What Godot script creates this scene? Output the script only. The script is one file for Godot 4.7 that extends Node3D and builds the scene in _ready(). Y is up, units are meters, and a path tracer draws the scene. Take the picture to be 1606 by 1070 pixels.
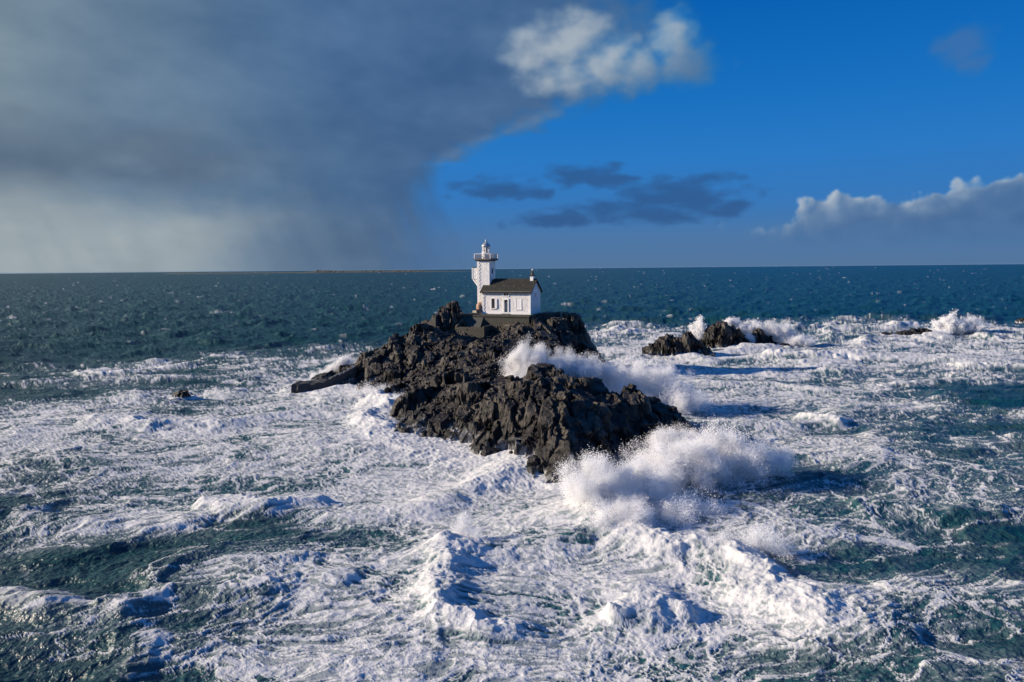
extends Node3D
# A lighthouse on a rocky islet in a gale. Metres, y up, sea level at y = 0.

const EYE := 22.2
const EXPOSURE := 1.5

var n_swell: FastNoiseLite
var n_chop: FastNoiseLite
var n_lump: FastNoiseLite
var n_fine: FastNoiseLite
var n_patch: FastNoiseLite
var n_cap: FastNoiseLite
var n_lace: FastNoiseLite
var n_lace2: FastNoiseLite
var n_lace3: FastNoiseLite
var n_warp: FastNoiseLite
var n_swirl: FastNoiseLite
var n_veil: FastNoiseLite
var n_veil2: FastNoiseLite
var n_block: FastNoiseLite
var n_block2: FastNoiseLite
var n_block3: FastNoiseLite
var n_crack: FastNoiseLite
var n_stain: FastNoiseLite
var n_sky: FastNoiseLite
var n_sky2: FastNoiseLite
var mats := {}
var islet_h := PackedFloat32Array()
var islet_nx := 0
var islet_nz := 0
var islet_x0 := -47.0
var islet_z0 := -169.0
var islet_cell := 0.145
var taken := {}


func noise(kind: int, freq: float, octaves: int, fractal: int, sd: int) -> FastNoiseLite:
	var n := FastNoiseLite.new()
	n.noise_type = kind
	n.frequency = freq
	n.seed = sd
	n.fractal_type = fractal
	n.fractal_octaves = octaves
	return n


func cells(freq: float, what: int, sd: int, warp := 0.0) -> FastNoiseLite:
	var n := noise(FastNoiseLite.TYPE_CELLULAR, freq, 1, FastNoiseLite.FRACTAL_NONE, sd)
	n.cellular_return_type = what
	n.cellular_distance_function = FastNoiseLite.DISTANCE_EUCLIDEAN
	n.cellular_jitter = 1.0
	if warp > 0.0:
		n.domain_warp_enabled = true
		n.domain_warp_amplitude = warp
		n.domain_warp_frequency = freq * 0.9
		n.domain_warp_fractal_octaves = 3
	return n


func set_noises() -> void:
	var S := FastNoiseLite.TYPE_SIMPLEX_SMOOTH
	n_swell = noise(S, 0.024, 2, FastNoiseLite.FRACTAL_FBM, 3)
	n_chop = noise(S, 0.085, 3, FastNoiseLite.FRACTAL_RIDGED, 7)
	n_lump = noise(S, 0.34, 3, FastNoiseLite.FRACTAL_RIDGED, 11)
	n_fine = noise(S, 1.5, 3, FastNoiseLite.FRACTAL_FBM, 17)
	n_patch = noise(S, 0.055, 4, FastNoiseLite.FRACTAL_FBM, 23)
	n_cap = noise(S, 0.075, 3, FastNoiseLite.FRACTAL_FBM, 29)
	n_lace = cells(0.30, FastNoiseLite.RETURN_DISTANCE2_SUB, 31, 2.6)
	n_lace2 = cells(1.2, FastNoiseLite.RETURN_DISTANCE2_SUB, 37, 0.9)
	n_lace3 = cells(3.2, FastNoiseLite.RETURN_DISTANCE2_SUB, 41, 0.35)
	n_warp = noise(S, 0.12, 3, FastNoiseLite.FRACTAL_FBM, 43)
	n_swirl = noise(S, 0.038, 2, FastNoiseLite.FRACTAL_FBM, 45)
	n_veil = noise(S, 0.075, 5, FastNoiseLite.FRACTAL_FBM, 46)
	n_veil.fractal_gain = 0.55
	n_veil2 = noise(S, 0.5, 4, FastNoiseLite.FRACTAL_FBM, 48)
	n_veil2.fractal_gain = 0.6
	n_block = cells(0.30, FastNoiseLite.RETURN_CELL_VALUE, 47, 0.9)
	n_block2 = cells(0.75, FastNoiseLite.RETURN_CELL_VALUE, 53, 0.4)
	n_block3 = cells(1.9, FastNoiseLite.RETURN_CELL_VALUE, 59)
	n_crack = cells(0.22, FastNoiseLite.RETURN_DISTANCE2_SUB, 61, 1.6)
	n_stain = noise(S, 0.35, 4, FastNoiseLite.FRACTAL_FBM, 67)
	n_sky = noise(S, 0.10, 5, FastNoiseLite.FRACTAL_FBM, 71)
	n_sky2 = noise(S, 0.36, 5, FastNoiseLite.FRACTAL_FBM, 73)
	n_sky2.fractal_gain = 0.44


# ---------------------------------------------------------------- helpers

func par(n: int, fn: Callable) -> void:
	var id := WorkerThreadPool.add_group_task(fn, n, -1, true)
	WorkerThreadPool.wait_for_group_task_completion(id)


func lin(r: float, g: float, b: float) -> Color:
	return Color(r, g, b).linear_to_srgb()


func mat(called: String, c: Color, rough := 0.8, metal := 0.0) -> StandardMaterial3D:
	if mats.has(called):
		return mats[called]
	var m := StandardMaterial3D.new()
	m.resource_name = called
	m.albedo_color = c
	m.roughness = rough
	m.metallic = metal
	mats[called] = m
	return m


func noise_tex(freq: float, octaves: int, sd: int, size := 512, ramp: Gradient = null, fractal := FastNoiseLite.FRACTAL_FBM) -> NoiseTexture2D:
	var t := NoiseTexture2D.new()
	t.width = size
	t.height = size
	t.seamless = true
	t.noise = noise(FastNoiseLite.TYPE_SIMPLEX_SMOOTH, freq, octaves, fractal, sd)
	if ramp:
		t.color_ramp = ramp
	return t


func ramp(stops: Array) -> Gradient:
	var g := Gradient.new()
	var o := PackedFloat32Array()
	var c := PackedColorArray()
	for s in stops:
		o.append(s[0])
		c.append(s[1])
	g.offsets = o
	g.colors = c
	return g


func numbered(called: String) -> String:
	taken[called] = taken.get(called, -1) + 1
	return called if taken[called] == 0 else "%s_%03d" % [called, taken[called]]


func tag(o: Node3D, label: String, category: String, group := "", kind := "") -> void:
	if label:
		o.set_meta("label", label)
	if category:
		o.set_meta("category", category)
	if group:
		o.set_meta("group", group)
	if kind:
		o.set_meta("kind", kind)


func thing(called: String, label: String, category: String, at := Vector3.ZERO, turn := 0.0, group := "") -> Node3D:
	var o := Node3D.new()
	o.name = numbered(called)
	add_child(o)
	o.position = at
	o.rotation.y = turn
	tag(o, label, category, group)
	return o


func put(called: String, mesh: Mesh, m: Material, parent: Node3D) -> MeshInstance3D:
	var o := MeshInstance3D.new()
	o.name = called if parent != self else numbered(called)
	o.mesh = mesh
	o.material_override = m
	parent.add_child(o, true)
	return o


func st_new() -> SurfaceTool:
	var st := SurfaceTool.new()
	st.begin(Mesh.PRIMITIVE_TRIANGLES)
	st.set_smooth_group(-1)
	return st


func tri(st: SurfaceTool, a: Vector3, b: Vector3, c: Vector3) -> void:
	st.add_vertex(a)
	st.add_vertex(b)
	st.add_vertex(c)


func quad(st: SurfaceTool, a: Vector3, b: Vector3, c: Vector3, d: Vector3) -> void:
	tri(st, a, b, c)
	tri(st, a, c, d)


# a hexahedron: bottom ring then top ring, each counter-clockwise seen from above
func hexa(st: SurfaceTool, p: Array) -> void:
	quad(st, p[4], p[7], p[6], p[5])
	quad(st, p[0], p[1], p[2], p[3])
	for k in 4:
		var j := (k + 1) % 4
		quad(st, p[k], p[k + 4], p[j + 4], p[j])


func box(st: SurfaceTool, lo: Vector3, hi: Vector3) -> void:
	hexa(st, [Vector3(lo.x, lo.y, hi.z), Vector3(hi.x, lo.y, hi.z), Vector3(hi.x, lo.y, lo.z), Vector3(lo.x, lo.y, lo.z),
		Vector3(lo.x, hi.y, hi.z), Vector3(hi.x, hi.y, hi.z), Vector3(hi.x, hi.y, lo.z), Vector3(lo.x, hi.y, lo.z)])


func done(st: SurfaceTool) -> ArrayMesh:
	st.generate_normals()
	return st.commit()


func block(lo: Vector3, hi: Vector3) -> ArrayMesh:
	var st := st_new()
	box(st, lo, hi)
	return done(st)


# profile: Vector2(radius, height) from the bottom up
func lathe(profile: Array, sides: int, at := Vector3.ZERO, smooth := true) -> ArrayMesh:
	var st := SurfaceTool.new()
	st.begin(Mesh.PRIMITIVE_TRIANGLES)
	st.set_smooth_group(0 if smooth else -1)
	for k in profile.size() - 1:
		var a: Vector2 = profile[k]
		var b: Vector2 = profile[k + 1]
		for s in sides:
			var u := TAU * s / sides
			var v := TAU * (s + 1) / sides
			var p0 := at + Vector3(cos(u) * a.x, a.y, sin(u) * a.x)
			var p1 := at + Vector3(cos(v) * a.x, a.y, sin(v) * a.x)
			var q0 := at + Vector3(cos(u) * b.x, b.y, sin(u) * b.x)
			var q1 := at + Vector3(cos(v) * b.x, b.y, sin(v) * b.x)
			if b.x > 0.0001:
				tri(st, p0, q1, q0)
			if a.x > 0.0001:
				tri(st, p0, p1, q1)
	return done(st)


func bar(a: Vector3, b: Vector3, r: float) -> ArrayMesh:
	var st := st_new()
	var d := (b - a).normalized()
	var u := d.cross(Vector3.UP if absf(d.y) < 0.9 else Vector3.RIGHT).normalized() * r
	var v := d.cross(u.normalized()) * r
	var p := []
	for q in [a, b]:
		p += [q + u + v, q - u + v, q - u - v, q + u - v]
	hexa(st, p)
	return done(st)


func ss(a: float, b: float, x: float) -> float:
	var t := clampf((x - a) / (b - a), 0.0, 1.0)
	return t * t * (3.0 - 2.0 * t)


# ---------------------------------------------------------------- sky

# cloud lobes: azimuth, elevation (degrees), half widths
const WHITE_LOBES := [[2.2, 16.4, 2.6, 1.7], [5.0, 16.9, 3.0, 2.3], [7.6, 15.6, 2.6, 1.9], [4.5, 14.8, 3.6, 1.4], [9.6, 15.0, 2.4, 1.5], [12.8, 16.6, 1.7, 2.0], [13.8, 14.9, 2.0, 1.5]]
const DARK_LOBES := [[-1.4, 6.4, 2.4, 0.7], [1.6, 5.8, 1.6, 0.35], [6.0, 7.4, 2.6, 0.65], [8.2, 6.9, 2.0, 0.6], [13.2, 5.3, 3.6, 1.25], [11.5, 4.6, 3.8, 0.9], [16.0, 4.7, 2.2, 0.8], [3.6, 4.0, 2.6, 0.55], [7.4, 4.4, 2.4, 0.6], [46.0, 7.0, 5.0, 0.9], [58.0, 5.5, 6.0, 1.0]]


func lobes(list: Array, az: float, el: float) -> float:
	var d := -4.0
	for l in list:
		var u: float = (az - l[0]) / l[2]
		var v: float = (el - l[1]) / l[3]
		d = maxf(d, 1.0 - u * u - v * v)
	return d


func clear_sky(el: float) -> Color:
	var stops := [[0.0, Color(0.33, 0.46, 0.61)], [2.5, Color(0.30, 0.465, 0.655)], [5.0, Color(0.22, 0.47, 0.73)], [8.5, Color(0.17, 0.475, 0.77)], [13.0, Color(0.10, 0.44, 0.75)], [19.0, Color(0.04, 0.38, 0.70)], [40.0, Color(0.05, 0.36, 0.68)], [91.0, Color(0.05, 0.33, 0.64)]]
	for k in stops.size() - 1:
		if el < stops[k + 1][0]:
			var t: float = clampf((el - stops[k][0]) / (stops[k + 1][0] - stops[k][0]), 0.0, 1.0)
			return stops[k][1].lerp(stops[k + 1][1], t)
	return stops[-1][1]


func sky_color(az: float, el: float) -> Color:
	var wob := n_sky.get_noise_2d(az * 1.0, el * 1.8)
	var fine := n_sky2.get_noise_2d(az, el * 1.5)
	var c := clear_sky(el)
	# the squall that fills the left of the sky and drops its rain down to the sea
	var rain := n_sky2.get_noise_2d(az * 1.3 + el * 0.5, el * 0.12 + 50.0)
	var edge := -6.6 + wob * 1.6 + rain * 3.0 * ss(9.0, 4.0, el)
	var soft := 1.8 + 3.0 * ss(8.0, 1.0, el)
	if el > 8.4:
		edge = -5.8 + (minf(el, 13.4) - 8.4) * 2.7 + maxf(el - 13.4, 0.0) * 0.45 + wob * 5.0 + fine * 3.2
		soft = 3.0 + 4.0 * ss(9.5, 17.0, el)
	var m := ss(edge + soft, edge - soft, az) * ss(-84.0, -62.0, az + wob * 10.0) * ss(62.0, 34.0, el + wob * 14.0)
	var far := clampf((-az - 6.0) / 29.0, 0.0, 1.0)
	var s := Color(0.27, 0.40, 0.56).lerp(Color(0.47, 0.55, 0.61), far * far * 0.6 + far * 0.4)
	s = s.lerp(Color(0.285, 0.42, 0.585), 0.8 * ss(9.0, 17.0, el) * ss(-26.0, -9.0, az))
	s = s.lerp(Color(0.36, 0.435, 0.52), 0.8 * exp(-pow((el - 8.0 - wob * 2.0) / 2.0, 2.0)) * ss(-14.0, -26.0, az))
	s = s.lerp(Color(0.605, 0.65, 0.675), 0.95 * ss(6.8, 3.2, el + wob * 1.5) * ss(-12.0, -27.0, az + wob * 4.0))
	s = s.lerp(Color(0.37, 0.45, 0.54), 0.6 * ss(7.0, 1.0, el) * ss(-24.0, -15.0, az) * ss(-6.0, -12.0, az))
	var layer := n_sky.get_noise_2d(az * 0.5 + 90.0, el * 2.2 + az * 0.25)
	var tone := wob * 0.04 + layer * 0.03 + fine * 0.014 + rain * 0.018 * ss(8.0, 3.0, el)
	s = Color(s.r + tone, s.g + tone * 0.9, s.b + tone * 0.75)
	c = c.lerp(s, m)
	# the pale rim under its slanting edge
	if el > 7.5 and el < 14.0 and az > -9.0 and az < 12.0:
		var under := -5.8 + (el - 8.4) * 2.7 + wob * 3.0
		c = c.lerp(Color(0.45, 0.56, 0.70), 0.34 * exp(-pow((az - under + 0.5) / 1.6, 2.0)) * (0.6 + fine) * ss(14.0, 12.5, el) * ss(7.9, 8.6, el))
	# small dark clouds
	if el < 12.0:
		var dk := lobes(DARK_LOBES, az + fine * 2.0, el + fine * 0.35) + 2.0 * n_sky2.get_noise_2d(az * 0.8 + 7.0, el * 2.3)
		c = c.lerp(Color(0.185, 0.335, 0.53), 0.72 * ss(-1.9, 1.2, dk) * (1.0 - 0.8 * m))
		# the cumulus bank low on the right: a bright billowing rim over a shaded body
		if az > 16.0 and az < 75.0:
			var puff := n_sky2.get_noise_2d(az * 1.5, el * 0.9 + 20.0)
			var top := 3.2 + 2.1 * ss(20.5, 23.5, az) - 0.7 * ss(25.5, 28.0, az) + 1.6 * ss(28.0, 37.0, az) - 2.5 * ss(48.0, 75.0, az) + puff * 0.8 + fine * 1.0 - 0.2
			var body := ss(top + 0.22, top - 0.30, el)
			var rim := exp(-maxf(top - el, 0.0) / (0.42 + 0.7 * exp(-pow((az - 24.0) / 2.0, 2.0)) + 0.5 * maxf(puff, 0.0)))
			var bc := Color(0.295, 0.43, 0.60).lerp(Color(0.74, 0.76, 0.79), clampf(rim * (0.75 + 1.2 * puff), 0.0, 1.0))
			bc = Color(bc.r + fine * 0.04, bc.g + fine * 0.035, bc.b + fine * 0.03)
			c = c.lerp(bc, body * 0.9 * ss(0.8, 3.4, el) * ss(17.5, 23.0, az + puff * 3.0))
	# fair-weather cloud lit from the left
	if el > 10.0 and el < 21.0 and az > -6.0 and az < 38.0:
		var w := lobes(WHITE_LOBES, az, el) + fine * 0.75 + wob * 0.4
		if w > -0.9:
			var wu := lobes(WHITE_LOBES, az - 1.0, el + 0.7) + n_sky2.get_noise_2d(az - 1.0, (el + 0.7) * 1.5) * 0.75 + wob * 0.4
			var lit2 := clampf(0.78 + (w - wu) * 0.3, 0.3, 1.0) * ss(18.5, 8.0, az - (el - 16.0) * 2.0)
			c = c.lerp(Color(0.36, 0.47, 0.60).lerp(Color(0.685, 0.72, 0.755), lit2), ss(-0.9, 1.3, w) * 0.86)
		var sm := lobes([[31.9, 14.3, 1.9, 1.5], [32.6, 13.0, 1.1, 1.0]], az, el) + fine * 0.9
		c = c.lerp(Color(0.31, 0.44, 0.64), 0.6 * ss(-0.3, 1.1, sm))
	# broken cloud goes on round the rest of the horizon
	var away := ss(44.0, 66.0, absf(az))
	if away > 0.0:
		var q := n_sky.get_noise_2d(az * 0.55 + 300.0, el * 1.6 + 40.0) + fine * 0.4 - 0.22 + 0.25 * exp(-pow((el - 7.0) / 6.0, 2.0))
		c = c.lerp(Color(0.72, 0.76, 0.81), 0.85 * away * ss(0.0, 0.4, q) * (1.0 - m) * ss(70.0, 30.0, el))
	var l := c.srgb_to_linear()
	return Color(l.r / EXPOSURE, l.g / EXPOSURE, l.b / EXPOSURE)


func sky_image(w: int, h: int, az0: float, az1: float, el0: float, el1: float) -> Image:
	var rows := []
	rows.resize(h)
	par(h, func(r: int) -> void:
		var f := PackedFloat32Array()
		f.resize(w * 3)
		var el := lerpf(el1, el0, (r + 0.5) / h)
		for x in w:
			var c := sky_color(lerpf(az0, az1, (x + 0.5) / w), maxf(el, 0.0))
			f[x * 3] = c.r
			f[x * 3 + 1] = c.g
			f[x * 3 + 2] = c.b
		rows[r] = f)
	var all := PackedFloat32Array()
	for f in rows:
		all.append_array(f)
	return Image.create_from_data(w, h, false, Image.FORMAT_RGBF, all.to_byte_array())


func make_sky() -> PanoramaSkyMaterial:
	# column 0 of a panorama looks down -z, and columns run towards +x
	var im := sky_image(512, 256, -180.0, 180.0, -90.0, 90.0)
	im.resize(4096, 2048, Image.INTERPOLATE_CUBIC)
	# the same sky, worked out more finely where clouds are seen: 96 by 36 degrees, in whole texels
	var k := 4096.0 / 360.0
	var x0 := 1500
	var x1 := 2660
	var y0 := 660
	var y1 := 1030
	var part := sky_image(x1 - x0, y1 - y0, x0 / k - 180.0, x1 / k - 180.0, 90.0 - y1 / k, 90.0 - y0 / k)
	im.blit_rect(part, Rect2i(0, 0, x1 - x0, y1 - y0), Vector2i(x0, y0))
	var turned := Image.create_empty(4096, 2048, false, Image.FORMAT_RGBF)
	turned.blit_rect(im, Rect2i(2048, 0, 2048, 2048), Vector2i(0, 0))
	turned.blit_rect(im, Rect2i(0, 0, 2048, 2048), Vector2i(2048, 0))
	var m := PanoramaSkyMaterial.new()
	m.panorama = ImageTexture.create_from_image(turned)
	return m


# ---------------------------------------------------------------- sea

# where the surf has whipped the water into foam: x, z, half widths, how much
const FOAM := [[-25.2, -111.8, 32.5, 34.3, 0.85], [-47.0, -91.4, 27.4, 26.8, 0.80], [-24.2, -70.0, 15.9, 15.0, 0.68], [-10.9, -71.0, 14.2, 21.1, 0.95], [-20.7, -45.7, 8.3, 5.7, 0.40], [-10.5, -44.6, 8.1, 13.4, 0.72], [2.5, -49.2, 11.6, 16.5, 0.97], [11.9, -46.0, 8.4, 12.0, 0.90], [-1.6, -66.6, 9.7, 11.9, 0.95], [9.5, -64.4, 11.0, 15.1, 0.95], [-10.7, -111.2, 13.1, 33.9, 0.95], [33.3, -104.2, 18.9, 26.0, 0.50], [54.5, -119.2, 23.8, 18.3, 0.42], [69.9, -172.0, 65.2, 46.0, 0.80], [32.2, -142.2, 18.1, 35.8, 0.95], [138.1, -228.0, 46.8, 50.0, 0.72], [41.8, -222.0, 25.3, 46.0, 0.6], [39.1, -84.9, 13.1, 23.0, 0.34], [47.3, -78.8, 12.9, 16.6, 0.38], [27.4, -58.9, 8.0, 14.4, 0.34], [67.1, -107.5, 11.7, 9.8, 0.60], [28.3, -48.7, 8.9, 13.5, 0.32], [24.0, -41.0, 9.0, 7.0, 0.30], [50.0, -60.0, 14.0, 12.0, 0.28], [-70.0, -150.0, 45.0, 40.0, 0.24], [-20.0, -178.0, 50.0, 28.0, 0.2], [2.0, -74.0, 12.0, 9.0, 0.8], [-12.0, -84.0, 12.0, 9.0, 0.8], [21.5, -69.9, 7.0, 11.0, 0.75], [116.0, -167.3, 13.7, 30.0, 0.75], [-48.0, -161.7, 23.5, 19.9, 0.55], [-88.1, -159.2, 10.1, 14.9, 0.50], [-30.8, -137.8, 15.0, 20.3, 0.80], [-70.8, -108.9, 13.9, 12.7, 0.75], [-40.0, -55.0, 12.0, 12.0, 0.36], [-24.4, -40.8, 7.4, 4.6, 0.30], [-42.7, -69.8, 7.6, 4.2, 0.35], [-6.1, -37.7, 10.3, 3.3, 0.80], [6.9, -37.5, 8.5, 2.6, 0.75], [59.0, -84.1, 6.1, 19.0, 0.35]]
const CLEAR := [[-46.6, -64.2, 6.4, 6.5, 0.85], [-31.9, -46.9, 5.5, 7.0, 0.45], [-24.0, -38.0, 5.5, 3.0, 0.40], [82.1, -117.8, 12.8, 13.0, 0.80], [-24.0, -61.5, 3.4, 2.6, 0.75], [26.4, -39.9, 7.3, 6.6, 0.3], [16.9, -37.3, 4.1, 2.6, 0.50], [58.9, -98.6, 13.5, 6.6, 0.50], [-27.4, -50.0, 9.0, 6.0, 0.45], [-18.0, -41.0, 6.0, 4.0, 0.35], [-27.0, -44.0, 11.0, 8.0, 0.45], [-3.8, -36.4, 2.0, 0.9, 0.40], [29.2, -65.7, 6.6, 5.7, 0.40], [-20.6, -42.7, 2.3, 2.5, 0.30]]
# rocks that the sea breaks on besides the islet: x, z, half widths
const SHOALS := [[41.5, -172.0, 9.6, 5.0], [58.0, -192.0, 8.0, 5.4], [70.0, -193.5, 6.0, 4.0], [125.5, -218.0, 10.5, 4.0], [-58.6, -122.0, 2.6, 1.6], [25.9, -89.0, 1.3, 1.1], [23.4, -91.0, 2.1, 1.4], [16.6, -76.6, 3.2, 2.2], [-2.3, -81.0, 2.8, 1.9], [0.4, -79.4, 2.0, 1.5], [4.9, -70.2, 3.0, 2.1], [-36.5, -138.5, 3.4, 2.0]]
# breaking crests: points, height, half width, foam
const CRESTS := [
	[[[-4.8, -55.7], [-5.4, -49.4], [-4.4, -43.6], [-1.9, -41.5], [1.6, -40.0]], 1.2, 2.0, 0.6],
	[[[6.0, -64.5], [8.3, -57.2], [11.8, -53.7], [15.5, -50.6], [17.3, -46.4], [18.2, -42.0], [16.6, -37.3]], 1.15, 2.3, 0.7],
	[[[6.0, -41.4], [9.2, -43.4], [11.8, -42.1]], 0.9, 1.3, 0.7],
	[[[41.9, -101.6], [45.9, -94.3]], 0.9, 1.6, 0.8],
	[[[-24.0, -118.0], [-19.0, -112.0], [-18.0, -106.0]], 1.6, 3.2, 0.9],
	[[[-16.0, -93.0], [-20.0, -97.0], [-24.0, -104.0]], 1.0, 2.2, 0.8],
	[[[-62.0, -100.0], [-50.0, -97.0], [-38.0, -99.0]], 0.9, 2.6, 0.5],
	[[[-30.0, -66.0], [-24.0, -64.0], [-18.0, -66.5]], 1.0, 1.8, 0.6],
	[[[60.0, -168.0], [75.0, -165.0], [88.0, -168.0]], 1.6, 3.0, 0.9],
	[[[95.0, -150.0], [112.0, -146.0], [128.0, -150.0]], 1.3, 3.0, 0.6],
	[[[-95.0, -150.0], [-86.0, -146.0], [-76.0, -149.0]], 1.2, 3.0, 0.5],
	[[[30.0, -62.0], [38.0, -60.0], [46.0, -62.0]], 0.8, 2.2, 0.25],
	[[[-36.0, -45.5], [-30.0, -43.0], [-22.0, -42.5]], 0.7, 1.6, 0.4],
]


func crest(x: float, z: float, c: Array) -> float:
	var p: Array = c[0]
	var w: float = c[2]
	var reach := w * 2.6
	var best := 1e9
	var along := 0.0
	for k in p.size() - 1:
		var ax: float = p[k][0]
		var az: float = p[k][1]
		var dx: float = p[k + 1][0] - ax
		var dz: float = p[k + 1][1] - az
		var t := clampf(((x - ax) * dx + (z - az) * dz) / (dx * dx + dz * dz), 0.0, 1.0)
		var ex := x - ax - t * dx
		var ez := z - az - t * dz
		var d := ex * ex + ez * ez
		if d < best:
			best = d
			along = (k + t) / (p.size() - 1)
	if best > reach * reach:
		return 0.0
	return exp(-best / (w * w)) * ss(0.0, 0.12, along + 0.03) * ss(1.0, 0.8, along - 0.02)


# Vector4: height, foam 0..1, how aerated the water is, lumpiness
func sea_point(x: float, z: float) -> Vector4:
	var dist := sqrt(x * x + z * z)
	var wx := n_warp.get_noise_2d(x, z)
	var wz := n_warp.get_noise_2d(x + 71.0, z - 33.0)
	var gx := n_swirl.get_noise_2d(x, z)
	var gz := n_swirl.get_noise_2d(x - 140.0, z + 90.0)
	var patch := n_patch.get_noise_2d(x * 0.55 + z * 0.12 + wx * 3.0, z * 1.1 - x * 0.15)
	# long swells that bend round the rock, with chop riding on them
	var sw := n_swell.get_noise_2d(x * 0.7, z * 0.7)
	var lift := 0.5 + 0.5 * sin((x * 0.42 + z * 0.9) * TAU / 27.0 + sw * 7.0)
	var h := 0.9 * sw + (0.75 + 0.8 * ss(130.0, 300.0, dist)) * lift * lift * clampf(0.6 + 1.6 * patch, 0.1, 1.2)
	var chop := n_chop.get_noise_2d(x * 0.7 + z * 0.25 + wz * 2.0, z + wx * 2.0)
	var keep := 1.0
	for e in FOAM:
		var u: float = (x - e[0]) / e[2]
		var v: float = (z - e[1]) / e[3]
		var q := u * u + v * v
		if q < 3.4:
			keep *= 1.0 - e[4] * exp(-pow(q, 1.4) * 0.95)
	var dens := 1.0 - keep
	for e in CLEAR:
		var u2: float = (x - e[0]) / e[2]
		var v2: float = (z - e[1]) / e[3]
		var q2 := u2 * u2 + v2 * v2
		if q2 < 4.0:
			dens *= 1.0 - e[4] * exp(-q2)
	dens += (0.55 * patch + 0.22 * (lift - 0.5)) * ss(0.03, 0.3, dens)
	var broken := 0.0
	# the wash: white water surging up against every shore
	var shore := shore_height(x + wx * 1.2, z + wz * 1.2)
	if shore > -3.0:
		broken = 0.75 * ss(-2.6, -0.6, shore + 1.2 * wx)
		h += 0.55 * broken
	if dist < 240.0:
		for c in CRESTS:
			var k := crest(x + wx * 1.6, z + wz * 1.6, c)
			if k > 0.002:
				h += c[1] * k * (0.80 + 0.32 * n_lump.get_noise_2d(x * 0.4, z * 0.4))
				broken = maxf(broken, c[3] * k)
	dens = clampf(dens + broken * 0.55, 0.0, 1.0)
	h += (0.14 + 0.45 * (1.0 - dens) + 0.35 * ss(140.0, 320.0, dist)) * chop
	# caps of the open sea
	var cap := n_cap.get_noise_2d(x * 0.55 + 9.0, z * 1.5)
	var shred := ss(-0.30, 0.25, n_veil2.get_noise_2d(x * 0.35, z * 0.9))
	var thin := 0.70 + 0.1 * n_fine.get_noise_2d(x * 0.5, z * 0.35)
	var capf := ss(thin, thin + 0.12, cap + 0.40 * chop) * ss(-0.2, 0.3, patch + 0.15)
	var foam := capf * 0.65 * shred
	if dens > 0.03:
		# foam is drawn out along the current and folded into swirls
		var sx := (x * 0.93 - z * 0.36) * 0.60 + gx * 5.0 + wx * 0.9
		var sz := z * 0.93 + x * 0.36 + gz * 4.0 + wz * 0.9
		var veil := n_veil.get_noise_2d(sx, sz * 1.5)
		var fine_veil := n_veil2.get_noise_2d(sx * 0.8 + gx * 2.0, sz * 1.7)
		var th := lerpf(0.50, -0.40, dens)
		var sheet := ss(th - 0.10, th + 0.28, veil + 0.52 * fine_veil)
		var mid := n_lace2.get_noise_2d(sx, sz) + 1.0
		var hole := ss(0.17, 0.40, mid + 0.30 * fine_veil) * (1.0 - 0.55 * dens)
		var small := 0.0
		if dist < 140.0:
			small = ss(0.14, 0.42, n_lace3.get_noise_2d(sx, sz) + 1.0)
		sheet *= (1.0 - hole) * (1.0 - 0.45 * small) * ss(0.12, 0.62, dens + 0.3 * veil)
		# threads of foam round cells of bare water, finer and finer
		var big := n_lace.get_noise_2d(sx * 1.1, sz * 0.9) + 1.0
		var w1 := 0.018 + 0.085 * dens + 0.05 * fine_veil
		var l1 := ss(w1 + 0.025, w1 - 0.02, big)
		var w2 := 0.01 + 0.16 * dens * dens + 0.05 * fine_veil
		var l2 := ss(w2 + 0.035, w2 - 0.03, mid) * ss(0.12, 0.4, dens)
		var thread := maxf(l1, l2 * 0.9) * ss(0.04, 0.2, dens) * ss(-0.55, -0.05, veil + dens * 0.3)
		foam = maxf(foam, 1.0 - (1.0 - sheet) * (1.0 - 0.85 * thread))
		foam = maxf(foam, 0.36 * dens * ss(-0.6, 0.3, fine_veil + veil))
		foam = maxf(foam, ss(0.15, 0.6, broken + 0.9 * fine_veil * broken) * 0.9)
	var lump := n_lump.get_noise_2d(x * 0.62 + z * 0.2 + wx * 1.6, z * 1.05 - x * 0.1 + wz * 1.6)
	var fine := n_fine.get_noise_2d(x, z)
	h += (0.05 + 0.02 * dens + 0.12 * broken) * lump + (0.02 + 0.03 * foam + 0.06 * broken) * fine + foam * 0.07
	return Vector4(h, foam, dens, lump)


# how high the ground stands above or below the sea at this place, as far as it matters to the surf
func shore_height(x: float, z: float) -> float:
	var best := -9.0
	var i := int((x - islet_x0) / islet_cell)
	var j := int((z - islet_z0) / islet_cell)
	if i >= 0 and j >= 0 and i < islet_nx and j < islet_nz:
		best = islet_h[j * islet_nx + i]
	for r in SHOALS:
		var u: float = (x - r[0]) / r[2]
		var v: float = (z - r[1]) / r[3]
		best = maxf(best, 1.2 - 2.4 * (u * u + v * v))
	return best


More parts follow.
